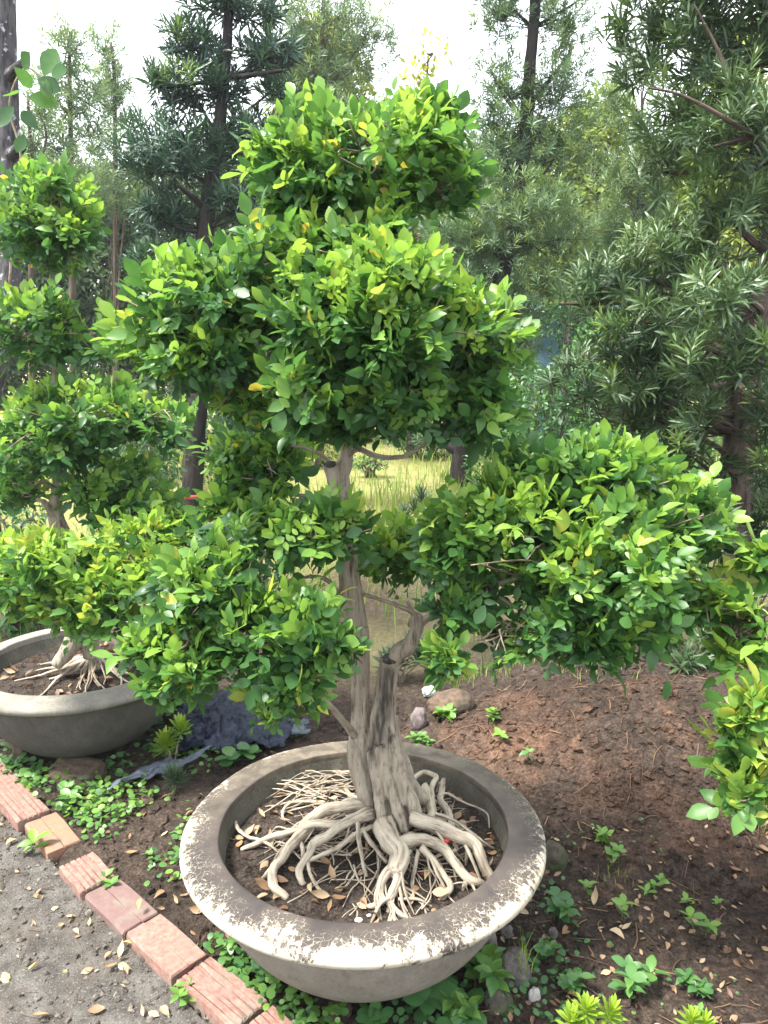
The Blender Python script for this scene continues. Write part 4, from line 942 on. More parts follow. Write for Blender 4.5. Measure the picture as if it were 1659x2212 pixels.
tree('big dark conifer with rough brown trunk filling the right side', 'tree', [(1760, -60, YR, 26), (1740, 150, YR, 40), (1705, 350, YR, 52), (1670, 560, YR, 60), (1635, 680, YR, 64), (1608, 800, YR, 66), (1596, 930, YR, 66), (1590, 1080, YR, 68), (1588, 1250, YR, 70), (1588, 1420, YR, 76)],
     [L(1420, 60, YR + .3, 100, 110), L(1560, 70, YR, 120, 130), L(1500, 240, YR, 120, 90), L(1610, 260, YR - .3, 100, 100), L(1440, 350, YR + .2, 75, 70), L(1580, 440, YR - .2, 110, 70), L(1480, 540, YR - .1, 130, 70), L(1360, 590, YR, 110, 60), L(1270, 640, YR + .1, 70, 60), L(1560, 640, YR - .5, 100, 80), L(1440, 690, YR - .2, 130, 65), L(1330, 760, YR, 110, 55), L(1270, 830, YR, 80, 60), L(1420, 830, YR - .1, 130, 60), L(1530, 780, YR - .5, 90, 60), L(1400, 900, YR, 120, 45), L(1520, 900, YR - .4, 60, 50),
      L(1650, 960, YR - .3, 40, 110), L(1640, 1130, YR, 50, 90), L(1560, 1150, YR - .4, 50, 70), L(1640, 760, YR - .5, 60, 60), L(1500, 980, YR - .1, 90, 45), L(1660, 850, YR - .4, 30, 70), L(1540, 1380, YR - .2, 80, 45), L(1480, 1420, YR - .3, 60, 30), L(1760, 500, YR, 120, 150), L(1780, 200, YR, 150, 170), L(1700, -120, YR, 300, 150), L(1760, 850, YR, 110, 150)],
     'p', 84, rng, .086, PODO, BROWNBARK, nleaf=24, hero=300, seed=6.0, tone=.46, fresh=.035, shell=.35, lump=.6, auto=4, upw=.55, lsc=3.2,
     branches=[[(1705, 340, YR, 18), (1645, 250, YR - .1, 15), (1582, 186, YR - .2, 11), (1553, 112, YR - .2, 7), (1500, 10, YR - .2, 3)], [(1690, 400, YR, 16), (1640, 310, YR - .3, 12), (1565, 255, YR - .4, 9), (1470, 205, YR - .4, 6), (1400, 190, YR - .4, 3)], [(1612, 790, YR, 16), (1500, 740, YR - .2, 12), (1350, 700, YR - .1, 7)], [(1600, 900, YR, 14), (1480, 880, YR - .1, 9), (1330, 850, YR, 6)],
      [(1592, 1000, YR, 16), (1540, 960, YR - .1, 12), (1470, 930, YR - .1, 8)], [(1600, 880, YR, 14), (1650, 870, YR - .2, 10), (1700, 850, YR - .2, 7)], [(1590, 1340, YR, 12), (1540, 1380, YR - .2, 8)]])
YM = 8.2
tree('tall feathery conifer with dark trunk right of the bonsai top', 'tree', [(1165, -80, YM, 18), (1152, 60, YM, 22), (1142, 180, YM, 24), (1135, 300, YM, 28), (1120, 420, YM, 30), (1092, 560, YM, 34), (1060, 720, YM, 38), (1015, 900, YM, 42), (1000, 980, YM, 46), (992, 1060, YM, 52)],
     [L(1150, -60, YM, 100, 80), L(1080, 30, YM, 60, 90), L(1220, 40, YM, 70, 90), L(1080, 200, YM, 62, 80), L(1210, 190, YM, 80, 80), L(1150, 250, YM, 100, 70), L(1090, 330, YM, 80, 70), L(1210, 330, YM, 90, 60), L(1120, 450, YM - .3, 130, 80), L(1200, 500, YM - .2, 100, 80), L(1050, 540, YM - .2, 110, 80), L(1170, 620, YM - .2, 90, 80), L(980, 520, YM, 90, 80), L(1100, 720, YM, 100, 80), L(1010, 930, YM + .2, 110, 40), L(1130, 820, YM, 90, 70)],
     'p', 62, rng, .095, PODO_MID, DARKBARK, nleaf=20, seed=9.0, tone=.55, fresh=.05, shell=.3, lump=.55, auto=5, upw=.8, lsc=3.2, tpls=NDL_T,
     branches=[[(1000, 985, YM, 24), (970, 965, YM, 18), (930, 930, YM, 12)], [(1140, 230, YM, 10), (1190, 170, YM, 7), (1240, 100, YM, 4)], [(1138, 260, YM, 10), (1090, 210, YM, 7), (1060, 150, YM, 4)]])
PT = [('slender pale conifer at the left with a thin dark stem, taller of two', [(150, 90, 9.0, 5), (152, 250, 9.0, 9), (155, 420, 9.0, 12), (160, 1000, 9.0, 18)], [(150, 110, 55, 70), (110, 200, 60, 70), (190, 220, 60, 70), (140, 310, 90, 70), (150, 400, 110, 60)], 9.0, .5),
      ('slender pale conifer standing alone against the white sky left of the cloud pruned tree', [(240, 90, 10.5, 4), (248, 250, 10.5, 8), (250, 1000, 10.5, 16)], [(235, 110, 38, 60), (215, 190, 42, 60), (258, 210, 38, 70), (240, 310, 60, 60), (250, 400, 70, 60)], 10.5, .55),
      ('pale thin conifer between cloud pruned tree and bonsai top', [(700, -20, 10.0, 6), (695, 200, 10.0, 10), (690, 1000, 10.0, 20)], [(720, 40, 90, 80), (640, 60, 70, 70), (790, 90, 75, 80), (700, 150, 100, 70), (620, 180, 70, 60), (690, 260, 120, 80), (640, 360, 90, 80)], 10.0, .5),
      ('pale conifer left of the dark right hand tree with grey needles', [(1385, 250, 9.5, 6), (1380, 500, 9.5, 12), (1375, 1000, 9.5, 20)], [(1330, 220, 50, 60), (1400, 300, 70, 70), (1350, 400, 90, 80), (1420, 440, 60, 70), (1330, 510, 90, 60), (1390, 130, 60, 60)], 9.5, .45),
      ('small grey-green conifer at far left behind the trunk with lichen', [(60, 200, 8.0, 5), (65, 400, 8.0, 9), (70, 1000, 8.0, 14)], [(50, 320, 70, 60), (110, 400, 80, 60), (40, 420, 60, 60), (90, 250, 40, 50)], 8.0, .5)]
for k, (lab, tr, lo, Y, tn) in enumerate(PT):
    tree(lab, 'tree', tr, [L(a, c, Y, d * .95, e * .95) for a, c, d, e in lo], 'p', 58, rng, .105, PODO_PALE, BROWNBARK, nleaf=16, seed=12.0 + k, tone=tn, shell=.25, lump=.6, auto=5, tpls=NDL_T, lsc=3.4, seg=7)
BT = [('yellow-green broadleaf tree behind the feathery conifer', (1260, 11.5), [(1250, 330, 90, 80), (1300, 260, 70, 60), (1270, 470, 110, 100), (1330, 560, 80, 80), (1230, 600, 90, 80)], .6, YELLOW),
      ('yellow leafed tree showing between the boughs at top right', (1600, 9.0), [(1600, 180, 90, 100), (1640, 330, 80, 90), (1540, 400, 70, 90), (1610, 560, 110, 110)], .65, YELLOW),
      ('reddish tipped tree just left of the bonsai top', (690, 12.0), [(700, 110, 60, 60), (660, 200, 70, 70), (740, 190, 60, 60), (680, 330, 110, 90)], .8, YELLOW),
      ('thin sapling with sparse tan leaves against the sky right of the bonsai top', (890, 11.0), [(925, 120, 40, 40), (900, 165, 36, 30), (885, 200, 40, 30)], .95, YELLOW),
      ('dense green tree in the row behind the left bonsai', (100, 13.0), [(60, 480, 140, 110), (220, 460, 120, 90), (140, 600, 200, 120), (100, 760, 220, 130)], .35, PODO_PALE),
      ('mid green tree behind the dark pads of the cloud pruned conifer', (400, 13.5), [(360, 440, 150, 90), (520, 400, 130, 110), (330, 640, 170, 130), (520, 640, 190, 150), (420, 800, 200, 110)], .35, PODO_PALE),
      ('olive tree behind the upper crown of the big bonsai', (700, 14.0), [(640, 440, 150, 120), (820, 400, 140, 130), (760, 580, 220, 140), (930, 470, 140, 130), (800, 760, 260, 110)], .4, YELLOW),
      ('grey-green tree behind the feathery conifer trunk', (1080, 14.0), [(1020, 420, 130, 120), (1160, 430, 140, 130), (1090, 620, 190, 140), (1040, 800, 200, 110), (1250, 760, 170, 90)], .4, PODO_PALE),
      ('light green tree behind the boughs of the dark right hand conifer', (1450, 13.0), [(1420, 430, 150, 110), (1560, 480, 150, 120), (1450, 640, 220, 130), (1600, 720, 190, 140), (1430, 840, 200, 80)], .45, YELLOW),
      ('dense green tree at the far left edge behind the lichen trunk', (-150, 12.0), [(-140, 400, 160, 150), (-200, 650, 200, 150), (-60, 720, 150, 120)], .35, PODO_PALE),
      ('green tree out at the far left beyond the frame edge', (-900, 9.0), [(-900, 420, 330, 240), (-1050, 650, 330, 240), (-760, 700, 280, 230)], .4, PODO_PALE), ('tall green tree further left behind the path', (-520, 11.0), [(-520, 350, 260, 220), (-600, 600, 260, 220), (-420, 680, 240, 200)], .4, PODO_PALE),
      ('olive tree beyond the right edge behind the dark conifer', (1800, 12.0), [(1780, 420, 160, 180), (1850, 700, 220, 180), (1720, 820, 150, 100)], .4, YELLOW)]
for k, (lab, (px, Y), lo, tn, mt) in enumerate(BT):
    top = min(lo, key=lambda q: q[1]); spread_ = 1 if k == 3 else 1
    tree(lab, 'tree', [(top[0], top[1], Y, 4), ((top[0] + px) / 2, top[1] * .5 + 450, Y, 12), (px, 900, Y, 20), (px, 960, Y, 26)], [L(a, c, Y, d, e) for a, c, d, e in lo], 's', 90 if k == 3 else 520, rng, .115, mt, BROWNBARK, seed=30.0 + k, tone=tn, shell=.45, lump=.5, auto=3, tpls=BRD_T, name='broadleaf_tree', lsc=3.0, seg=7)
SH = [('glossy dark shrub under the blue shed roof', (1250, 700, 75, 60), 7.5, .1, WEED), ('bright green shrub below the dark shrub right of the bonsai', (1320, 760, 90, 70), 6.5, .55, WEED), ('pale shrub behind the right lobe of the big bonsai', (1180, 860, 110, 60), 6.8, .5, WEED),
      ('leafy shrub in the clearing behind the trunk of the bonsai', (800, 1000, 40, 18), 9.0, .6, WEED), ('dark green shrub behind the left bonsai beside the dark trunk', (290, 1010, 110, 70), 5.2, .2, WEED), ('bushy green shrub at the left edge behind the grey pot', (20, 1180, 90, 120), 4.3, .25, WEED), ('green shrub below the trunk of the dark right hand conifer', (1650, 1010, 90, 60), 5.5, .5, WEED), ('low shrub left of the dark trunk behind the bonsai pads', (560, 1150, 90, 50), 4.6, .3, WEED),
      ('broad green shrub closing the view right of the clearing', (1130, 930, 130, 65), 7.6, .45, WEED), ('sunlit shrub between the right bough and the dark conifer trunk', (1470, 960, 110, 50), 6.0, .6, WEED), ('dark low hedge bush at the far end of the clearing', (940, 890, 120, 45), 11.0, .25, WEED),
      ('olive bush at the far end of the clearing left of the trunk', (650, 915, 110, 42), 10.0, .4, YELLOW), ('dim green bush behind the dark trunk left of the clearing', (480, 960, 90, 80), 8.2, .2, WEED), ('leafy bush far behind between left bonsai and dark trunk', (250, 930, 150, 80), 9.0, .3, WEED), ('far green bush above the right bough of the bonsai', (1330, 880, 130, 60), 9.0, .4, WEED)]
for k, (lab, (px, py, rx, ry), Y, tn, mt) in enumerate(SH):
    c, r = L(px, py, Y, rx, ry); c2 = c.copy(); base = (c[0], c[1], gz(c[0], c[1])); t = thing('shrub', lab, 'shrub', base)
    mb = MB()
    for q in range(9):
        V, F, bc = tube([np.array(base) + rng.randn(3) * .03 * [1, 1, 0], c + rdir(rng, 1)[0] * r * .5, c + rdir(rng, 1)[0] * r * .9], [.012, .008, .003], 5, 4, .1); mb.add(V, F, bco=bc)
    mb.obj('stems', BROWNBARK, t, True, kind='stuff')
    lo = [(c, r)]
    if c[2] - r[2] > base[2] + .1: lo.append((np.array([c[0], c[1], (c[2] + base[2]) * .5]), np.array([r[0] * .9, r[1] * .9, (c[2] - base[2]) * .5])))
    foliage(t, *scatter_leaves(lo, 700, rng, .06, 50.0 + k, .5, .4, tn), BRD_T, mt, rng)

# trunk with lichen at the left edge, and the climber on it
YV = 3.9
lt = tree('grey lichen spotted trunk at the left edge with a vine climbing it', 'tree', [(2, -260, YV, 36), (8, -60, YV, 40), (10, 60, YV, 42), (14, 180, YV, 44), (18, 320, YV, 46), (22, 470, YV, 46), (26, 600, YV, 44), (0, 760, YV, 46), (-60, 1000, YV, 50), (-80, 1180, YV, 54)],
     [L(-60, -230, YV, 150, 90), L(60, -300, YV, 140, 90)], 'p', 40, rng, .09, PODO, LICHENBARK, seed=77.0, name='lichen_tree', branches=[[(14, 170, YV, 26), (40, 145, YV - .1, 20), (52, 130, YV - .1, 12)], [(18, 340, YV, 28), (42, 320, YV - .1, 22), (54, 300, YV - .1, 14)]])
vn = thing('climbing_vine', 'green vine with broad leaves hanging on the lichen trunk', 'vine', W(20, 620, YV - .15))
vp = [(20, 620, 3.7), (30, 480, 3.68), (45, 340, 3.66), (20, 230, 3.66), (50, 150, 3.6), (95, 165, 3.55)]
V, F, bc = tube([W(*q) for q in vp], [.006, .003], 6, 6, .1); obj('stem', V, F, TWIG, vn, attrs={'bco': bc})
for x, y, dx, dy, s in [(50, 150, 18, -60, 62), (95, 165, 30, -75, 80), (70, 190, -40, -50, 60), (60, 210, 60, 10, 70), (40, 200, -45, 25, 60), (80, 170, 60, 30, 66), (45, 240, 40, 40, 60), (30, 230, -40, 60, 70), (95, 170, 10, 55, 56), (110, 160, 60, -20, 60), (36, 330, 30, -60, 50), (30, 400, -20, 50, 46)]:
    a = W(x, y, 3.6); d = W(x + dx, y + dy, 3.55 + rng.uniform(-.1, .1)) - a
    X, D_, Z = frames(d[None], np.array([[.25 * rng.randn(), -1, .15]])); s = s * .8 * 3.6 / FPX
    o = link('leaf', hero_mesh('vine_leaf', MUR_H, rng.randint(4), .15 + .3 * rng.rand(), MURRAYA), vn); p = a - np.array(vn.location)
    o.matrix_basis = Matrix([[X[0, i] * s, D_[0, i] * s, Z[0, i] * s, p[i]] for i in range(3)] + [[0, 0, 0, 1]])
# small shed whose blue roof shows through the leaves
sh = thing('shed', 'distant shed with a pale blue roof glimpsed through the trees', 'shed', (W(1265, 640, 12.5)[0], 12.5, gz(3.2, 12.5)))
n = NT('blue_sheet_roof'); BLUE = n.done(n.principled((.22, .45, .55), .5)); n = NT('shed_wall'); WALLM = n.done(n.principled((.05, .12, .2), .8))
c = W(1265, 640, 12.5); z0 = gz(3.2, 12.5)
def boxV(c, s):
    return np.array([[c[0] + a * s[0], c[1] + b * s[1], c[2] + d * s[2]] for d in (-.5, .5) for b in (-.5, .5) for a in (-.5, .5)]), np.array([(0, 2, 3, 1), (4, 5, 7, 6), (0, 1, 5, 4), (2, 6, 7, 3), (0, 4, 6, 2), (1, 3, 7, 5)])
V, F = boxV((c[0], 13.4, (z0 + c[2]) / 2 - .1), (1.5, 1.6, c[2] - z0 - .2)); obj('wall', V, F, WALLM, sh, False)
V = []
for k in range(41):                          # corrugated sheet, slightly pitched
    x = c[0] - .95 + 1.9 * k / 40; zz = c[2] + .02 * math.sin(k * math.pi / 2)
    V += [(x, 12.4, zz - .2), (x, 14.4, zz + .25)]
V = np.array(V); F = np.array([(2*k, 2*k+2, 2*k+3, 2*k+1) for k in range(40)]); n0 = len(V); V = np.vstack([V, V - [0, 0, .03]])
obj('roof', V, np.concatenate([F, F[:, ::-1] + n0]), BLUE, sh, True)
print('trees', time.time() - T0)

# ================================================================== GRASS, WEEDS, LITTER
rng = np.random.RandomState(77)
def blades(x, y, h, w, tone, lean=.5, r=rng):
    m = len(x); z = H(x, y); a = r.uniform(0, 6.28, m); la = r.uniform(0, 6.28, m); le = lean * r.rand(m)
    B = np.stack([x, y, z - .005], 1); s = np.stack([np.cos(a), np.sin(a), 0 * a], 1) * (w * .5)[:, None]
    mid = B + np.stack([np.cos(la) * le * h * .3, np.sin(la) * le * h * .3, h * .6], 1); tip = B + np.stack([np.cos(la) * le * h, np.sin(la) * le * h, h * (1 - .35 * le)], 1)
    V = np.stack([B - s, B + s, mid - s * .7, mid + s * .7, tip], 1).reshape(-1, 3); o = (np.arange(m) * 5)[:, None]
    return V, [o + np.array([2, 3, 4]), o + np.array([0, 1, 3, 2])], np.repeat(tone, 5)
m = 42000; y = 3.7 + 10 * rng.rand(m)**1.4; x = (rng.rand(m) * 2 - 1) * (.62 * y + .4); k = rng.rand(m) < np.clip(.38 + 1.0 * fbm2(x, y, 1.6, 3, off=3.3), 0, 1) * (.12 + .88 * sstep(4.2, 7, y)); x, y = x[k], y[k]
V, F, t = blades(x, y, rng.uniform(.05, .2, len(x)) * (1 + .04 * y), rng.uniform(.004, .009, len(x)) * (1 + .06 * y), np.clip(.12 + .42 * sstep(4.5, 8, y) + .5 * fbm2(x, y, .8, 2, off=1) + rng.randn(len(x)) * .15, 0, 1))  # tone paints near blades as shaded, far ones as sunlit
obj('grass', V, F, GRASS, None, True, {'tone': t}, kind='stuff')
def tuft(px, py, n_, h, label, spread=.04, tone=.35, w=.004):
    g = G(px, py, .02)
    for _ in range(4): g = G(px, py, gz(g[0], g[1]))
    x = g[0] + rng.randn(n_) * spread; y = g[1] + rng.randn(n_) * spread
    V, F, t = blades(x, y, h * rng.uniform(.5, 1.1, n_), np.full(n_, w), np.clip(tone + rng.randn(n_) * .12, 0, 1), .8)
    solo('grass_tuft', V, F, g, GRASS, True, {'tone': t}, label=label, cat='grass')
tuft(1000, 1470, 70, .12, 'thin grass tuft under the drooping leaves right of the trunk', .07)
tuft(1105, 1440, 60, .08, 'sparse grass tuft at the top of the soil slope', .08, .5)
tuft(940, 1430, 90, .12, 'grass tuft showing right behind the forked trunk', .045)
tuft(1290, 1450, 50, .06, 'pale short grass below the big leafy bough on the right', .09, .6)
tuft(1130, 2130, 16, .17, 'upright grass blades among the dark stones at the pot foot', .012, .4)
tuft(1640, 1800, 26, .12, 'grass blades at the right edge under the bright leaves', .03, .5)
tuft(640, 1590, 18, .12, 'long grass blades beside the plastic sheet behind the pot', .02, .3)
tuft(1330, 1900, 14, .05, 'small grass tuft on the soil right of the pot', .02, .5)
tuft(700, 1500, 26, .12, 'grass blades left of the trunk behind the pot rim', .03, .4)
tuft(10, 1330, 160, .10, 'thick grass at the left edge behind the grey pot', .16, .5)

def weed_arrays(base, size, nst, h, r, tone=.5, pairs=3, rnd=False):
    P, D, N, S, T, st = [], [], [], [], [], []
    for s in range(nst):
        a = r.uniform(0, 6.28); le = r.uniform(0, .55) if nst > 1 else .1; d = unit(np.array([[math.cos(a) * le, math.sin(a) * le, 1]]))[0]; b = np.array(base) + np.array([r.randn(), r.randn(), 0]) * size * (.35 if nst > 1 else 0)
        hh = h * r.uniform(.6, 1.1); st.append([b - [0, 0, .01], b + d * hh * .5, b + d * hh])
        for q in range(pairs):
            p = b + d * hh * (q + 1) / pairs; an = a + q * 1.57 + r.rand()
            for w in (0, math.pi) + (() if q < pairs - 1 else (math.pi / 2, -math.pi / 2)):
                v = np.array([math.cos(an + w), math.sin(an + w), .35 + .2 * r.randn()]); P.append(p); D.append(v); N.append(np.array([0, 0, 1.]) + r.randn(3) * .25); S.append(size * r.uniform(.6, 1.1) * (.75 + .25 * (q + 1) / pairs)); T.append(np.clip(tone + .07 * r.randn() + .1 * q / pairs, 0, 1))
    return np.array(P), np.array(D), np.array(N), np.array(S), np.array(T), st
def ground_at(px, py):
    g = G(px, py, .02)
    for _ in range(4): g = G(px, py, gz(g[0], g[1]) if side(g[0], g[1]) > 0 else .005)
    return np.array([g[0], g[1], float(H(g[0], g[1])) if side(g[0], g[1]) > 0 else .004])
def weed(px, py, wpx, label, nst=1, hk=1.0, tone=.5, pairs=2, tpl=MUR_H, group=None):
    g = ground_at(px, py + wpx * .25); size = wpx * .5 * g[1] * 1.1 / FPX
    t = thing('weed', label, 'weed', g, group); P, D, N, S, T, st = weed_arrays(g, size, nst, size * hk, rng, min(1, tone + .12), pairs)
    mb = MB()
    for q in st: V, F, b_ = tube(q, [.0016, .001], 5, 3, .05); mb.add(V, F, tone=np.full(len(V), tone))
    mb.obj('stem', WEED, t); X, D, Z = frames(D, N)
    for i in range(len(P)):
        o = link('leaf', hero_mesh('weed_leaf' + str(id(tpl)), tpl, rng.randint(len(tpl)), T[i], WEED), t); s = S[i]; p = P[i] - g
        o.matrix_basis = Matrix([[X[i, k] * s, D[i, k] * s, Z[i, k] * s, p[k]] for k in range(3)] + [[0, 0, 0, 1]])
weed(1268, 1920, 58, 'round leafed seedling in the soil right of the big pot', 1, .8, .6)
weed(1342, 1982, 60, 'tall bright seedling with upright leaves right of the big pot', 1, 1.5, .7, 2)
weed(1078, 1612, 50, 'bright seedling on the soil just above the right rim of the pot', 1, 1.4, .75, 2)
weed(1140, 1665, 50, 'small two leaved seedling on the slope beside the right rim', 1, 1.3, .5, 2)
weed(1485, 1945, 40, 'small clover like seedling at centre right of the bare soil', 1, .8, .7)
weed(1548, 1945, 34, 'tiny seedling with two leaves right of the clover like seedling', 1, .8, .6)
weed(1490, 2000, 70, 'drooping weed with bright leaves on the lower right soil', 2, 1.2, .65)
weed(1340, 1860, 50, 'thin weed with narrow leaves on the slope edge', 2, 1.3, .55)
weed(1395, 1925, 46, 'pale weed beside a straw stalk right of the pot', 2, .8, .6)
weed(1430, 1910, 34, 'small cress like weed in the shadow of the slope', 3, .8, .65)
weed(1300, 1815, 44, 'feathery bright weed at the foot of the slope', 4, 1.0, .75, 2)
weed(1370, 2120, 90, 'clump of dull green weeds among litter at lower right', 5, 1.0, .4, 2)
weed(1500, 2130, 70, 'grey-green weed clump at the lower right', 4, 1.0, .35, 2)
weed(1240, 2120, 70, 'weed clump right of the stones at the pot foot', 4, 1.0, .4, 2)
weed(1210, 1985, 70, 'dense green weed under the right rim of the pot', 5, 1.2, .3, 2)
weed(1180, 2060, 60, 'dull green weed below the right rim beside black clods', 4, 1.0, .35, 2)
weed(1510, 2190, 40, 'small seedling at the bottom right edge of the picture', 1, 1, .65)
weed(72, 1822, 86, 'light green weed growing on the edge of the orange brick', 1, .9, .75, 2)
weed(160, 1722, 60, 'lush weed in front of the grey pot beside the ribbed brick', 4, .8, .5, 2)
weed(238, 1900, 50, 'green weed sprouting from the end of the short ribbed brick', 3, .8, .5, 2)
weed(405, 2140, 60, 'bright weed growing over the edge of the lowest bricks', 4, .8, .6, 2)
weed(135, 1750, 44, 'single seedling with broad leaves beside the first bricks', 1, .8, .6)
weed(320, 1850, 36, 'seedling with two pale leaves on the dark soil left of the pot', 1, .8, .6)
weed(1030, 2100, 110, 'small leafed weed clump beneath the right front of the big pot', 7, 1.0, .5, 3)
weed(990, 2190, 90, 'weed clump with pale leaflets at the bottom by the stones', 6, .8, .5, 3)
weed(920, 2125, 150, 'broad leafed dark weed in front of the big pot', 3, .55, .25, 2, RND_T)
weed(1010, 2205, 120, 'broad leafed weed cut by the bottom edge below the pot', 3, .5, .3, 2, RND_T)
weed(800, 2190, 70, 'broad leafed weed left of the stone block under the pot', 3, .5, .3, 2, RND_T)
weed(520, 1625, 70, 'low weed with heart shaped leaves by the plastic sheet', 3, .6, .3, 2, RND_T)
weed(962, 1545, 46, 'feathery pale weed beside the rock behind the pot', 6, 1.0, .6, 3)
weed(1055, 1545, 44, 'thin pale weed on the soil above the right rim', 3, 1.2, .7, 2)
weed(905, 1602, 38, 'spiky little weed touching the back rim of the pot', 5, 1.2, .55, 3)
def podo_seedling(px, py, wpx, label, heads, tone=.95, stem=.06, name='conifer_seedling', tp=POD_T, sz=.05):
    g = ground_at(px, py); t = thing(name, label, 'seedling', g); mb = MB(); A = [[], [], [], [], []]
    for hx, hy, z in heads:
        k = g[1] / FPX; tip = g + np.array([hx * k, hy * k * .5, z]); V, F, b_ = tube([g - [0, 0, .01], (g + tip) * .5 + [0, 0, .01], tip], [.004, .0025], 6, 4, .05); mb.add(V, F, bco=b_)
        n_ = 48; q = np.arange(n_); th = q * 2.4; tt = q / n_; spd = np.radians(74 - 62 * tt); ax = unit(np.array([[hx * .004, -.15, 1]]))[0]; a_ = unit(np.cross(ax, [1, .2, 0])[None])[0]; b2 = np.cross(ax, a_)
        radv = a_ * np.cos(th)[:, None] + b2 * np.sin(th)[:, None]
        A[0].append(tip + ax * (tt * .03)[:, None]); A[1].append(ax * np.cos(spd)[:, None] + radv * np.sin(spd)[:, None]); A[2].append(ax * np.sin(spd)[:, None] - radv * np.cos(spd)[:, None]); A[3].append(wpx * k * .5 * rng.uniform(.7, 1.1, n_)); A[4].append(np.clip(tone - .25 * (1 - tt) + rng.randn(n_) * .04, 0, 1))
    mb.obj('stem', TWIG, t)
    A = [np.concatenate(a) for a in A]
    foliage(t, *A, [leaf_tpl([(.25, .7), (.82, 1)], .085 if tone > .9 else .05, .25, .1)], PODO if tone < .9 else FRESH, rng, 60, cell=6)
FRESH = leaf_mat('fresh_needle', [(0, (.05, .14, .02)), (.6, (.12, .24, .03)), (1, (.25, .36, .03))], .45, .35, 1.5)
podo_seedling(375, 1650, 76, 'bright green conifer seedling with three leafy heads beside the grey pot', [(-10, -20, .09), (18, 10, .13), (-22, 30, .05)])
podo_seedling(375, 1720, 80, 'dark conifer seedling growing below the bright seedling', [(0, 0, .05), (8, 5, .03)], .3)
podo_seedling(1260, 2290, 100, 'bright conifer seedling poking up at the bottom edge', [(0, 0, .10), (55, 10, .085), (-30, 0, .07)])
podo_seedling(1485, 2290, 80, 'bright conifer seedling right of the other at the bottom edge', [(0, 0, .085), (30, 10, .07)])
podo_seedling(865, 1470, 110, 'dark conifer seedling growing behind the forked trunk', [(-10, 0, .08), (22, 10, .15), (40, 0, .10), (-25, 0, .05)], .2)
podo_seedling(895, 1150, 70, 'slim dark conifer seedling in the sunlit clearing behind the trunk', [(0, 0, .15), (15, 0, .25), (-20, 0, .1)], .25)

# creeping ground cover between bricks and pot, and round the grey pot
def cover(m, dens, x0, x1, y0, y1, size, label=None, tone=.5, name='ground_cover'):
    x = rng.uniform(x0, x1, m); y = rng.uniform(y0, y1, m); k = rng.rand(m) < dens(x, y); x, y = x[k], y[k]; m = len(x)
    z = H(x, y) + rng.uniform(.004, .045, m); a = rng.uniform(0, 6.28, m)
    P = np.stack([x, y, z], 1); D = np.stack([np.cos(a), np.sin(a), .25 + .3 * rng.randn(m)], 1); N = np.array([0, 0, 1.]) + rng.randn(m, 3) * .38
    T = np.clip(tone + .25 * fbm2(x, y, 5, 2) + rng.randn(m) * .1, 0, 1)
    mb = leaves_arrays(P, D, N, size * rng.uniform(.55, 1.15, m), T, RND_T, rng)
    mb.obj(name, WEED, None, kind='stuff')
def potd(x, y, c): return np.hypot(x - c[0], y - c[1])
def dens1(x, y):
    s = side(x, y); strip = sstep(.06, .10, s) * np.clip(1.5 * (-.02 + fbm2(x, y, 3.5, 3, off=1.7)) + np.where(y < 1.88, .8, -.1), 0, 1)
    return np.where((s > .05) & (potd(x, y, POT) > .26) & (x < -.1), strip * sstep(.55, .30, s), 0)
cover(13000, dens1, -1.3, -.05, 1.3, 2.7, .025, tone=.68)
cover(9000, lambda x, y: np.where((potd(x, y, LPOT) > .27) & (side(x, y) > .06), np.clip(.55 + 1.2 * fbm2(x, y, 4, 3, off=2.7), 0, 1) * sstep(.75, .4, potd(x, y, LPOT)), 0), -2.0, -.55, 2.35, 3.6, .028, tone=.55)
cover(5000, lambda x, y: np.where(potd(x, y, POT) > .27, np.clip(.1 + 1.4 * fbm2(x, y, 4, 3, off=6.1), 0, 1) * sstep(.7, .35, potd(x, y, POT)), 0), -.1, .65, 1.25, 2.2, .020, tone=.35)
cover(2600, lambda x, y: np.clip(-.02 + 1.2 * fbm2(x, y, 3.5, 3, off=7.1), 0, 1), .3, 1.6, 1.2, 2.35, .013, tone=.5)

# dry leaves
def dry_leaf(p, size, tone, label, group, yaw=None, tilt=.35, mat=DRY, tpls=DRY_T):
    a = rng.uniform(0, 6.28) if yaw is None else yaw
    X, D, Z = frames(np.array([[math.cos(a), math.sin(a), rng.randn() * .15]]), np.array([[rng.randn() * tilt, rng.randn() * tilt, 1.0]]))
    o = link('fallen_leaf', hero_mesh('dry_leaf', tpls, rng.randint(len(tpls)), tone, mat), None, label=label, cat='leaf', group=group)
    o.matrix_basis = Matrix([[X[0, k] * size, D[0, k] * size, Z[0, k] * size, p[k]] for k in range(3)] + [[0, 0, 0, 1]])
    return o
LIT = [[], [], [], [], []]
def litter(p, size, tone):                 # leaves too many to tell apart go into one mesh
    a = rng.uniform(0, 6.28); LIT[0].append(p); LIT[1].append([math.cos(a), math.sin(a), rng.randn() * .15]); LIT[2].append([rng.randn() * .4, rng.randn() * .4, 1]); LIT[3].append(size); LIT[4].append(tone)
def hue(t): return 'dark brown' if t < .38 else 'tan brown' if t < .62 else 'pale tan' if t < .8 else 'bleached'
def near(p, marks): return min(marks, key=lambda m: (m[0] - p[0])**2 + (m[1] - p[1])**2)[2]
def leaf_on(p, size, tone, where, group, tilt=.4):
    dry_leaf(p, size, tone, f'{hue(tone)} dry leaf lying {where}', group, tilt=tilt)
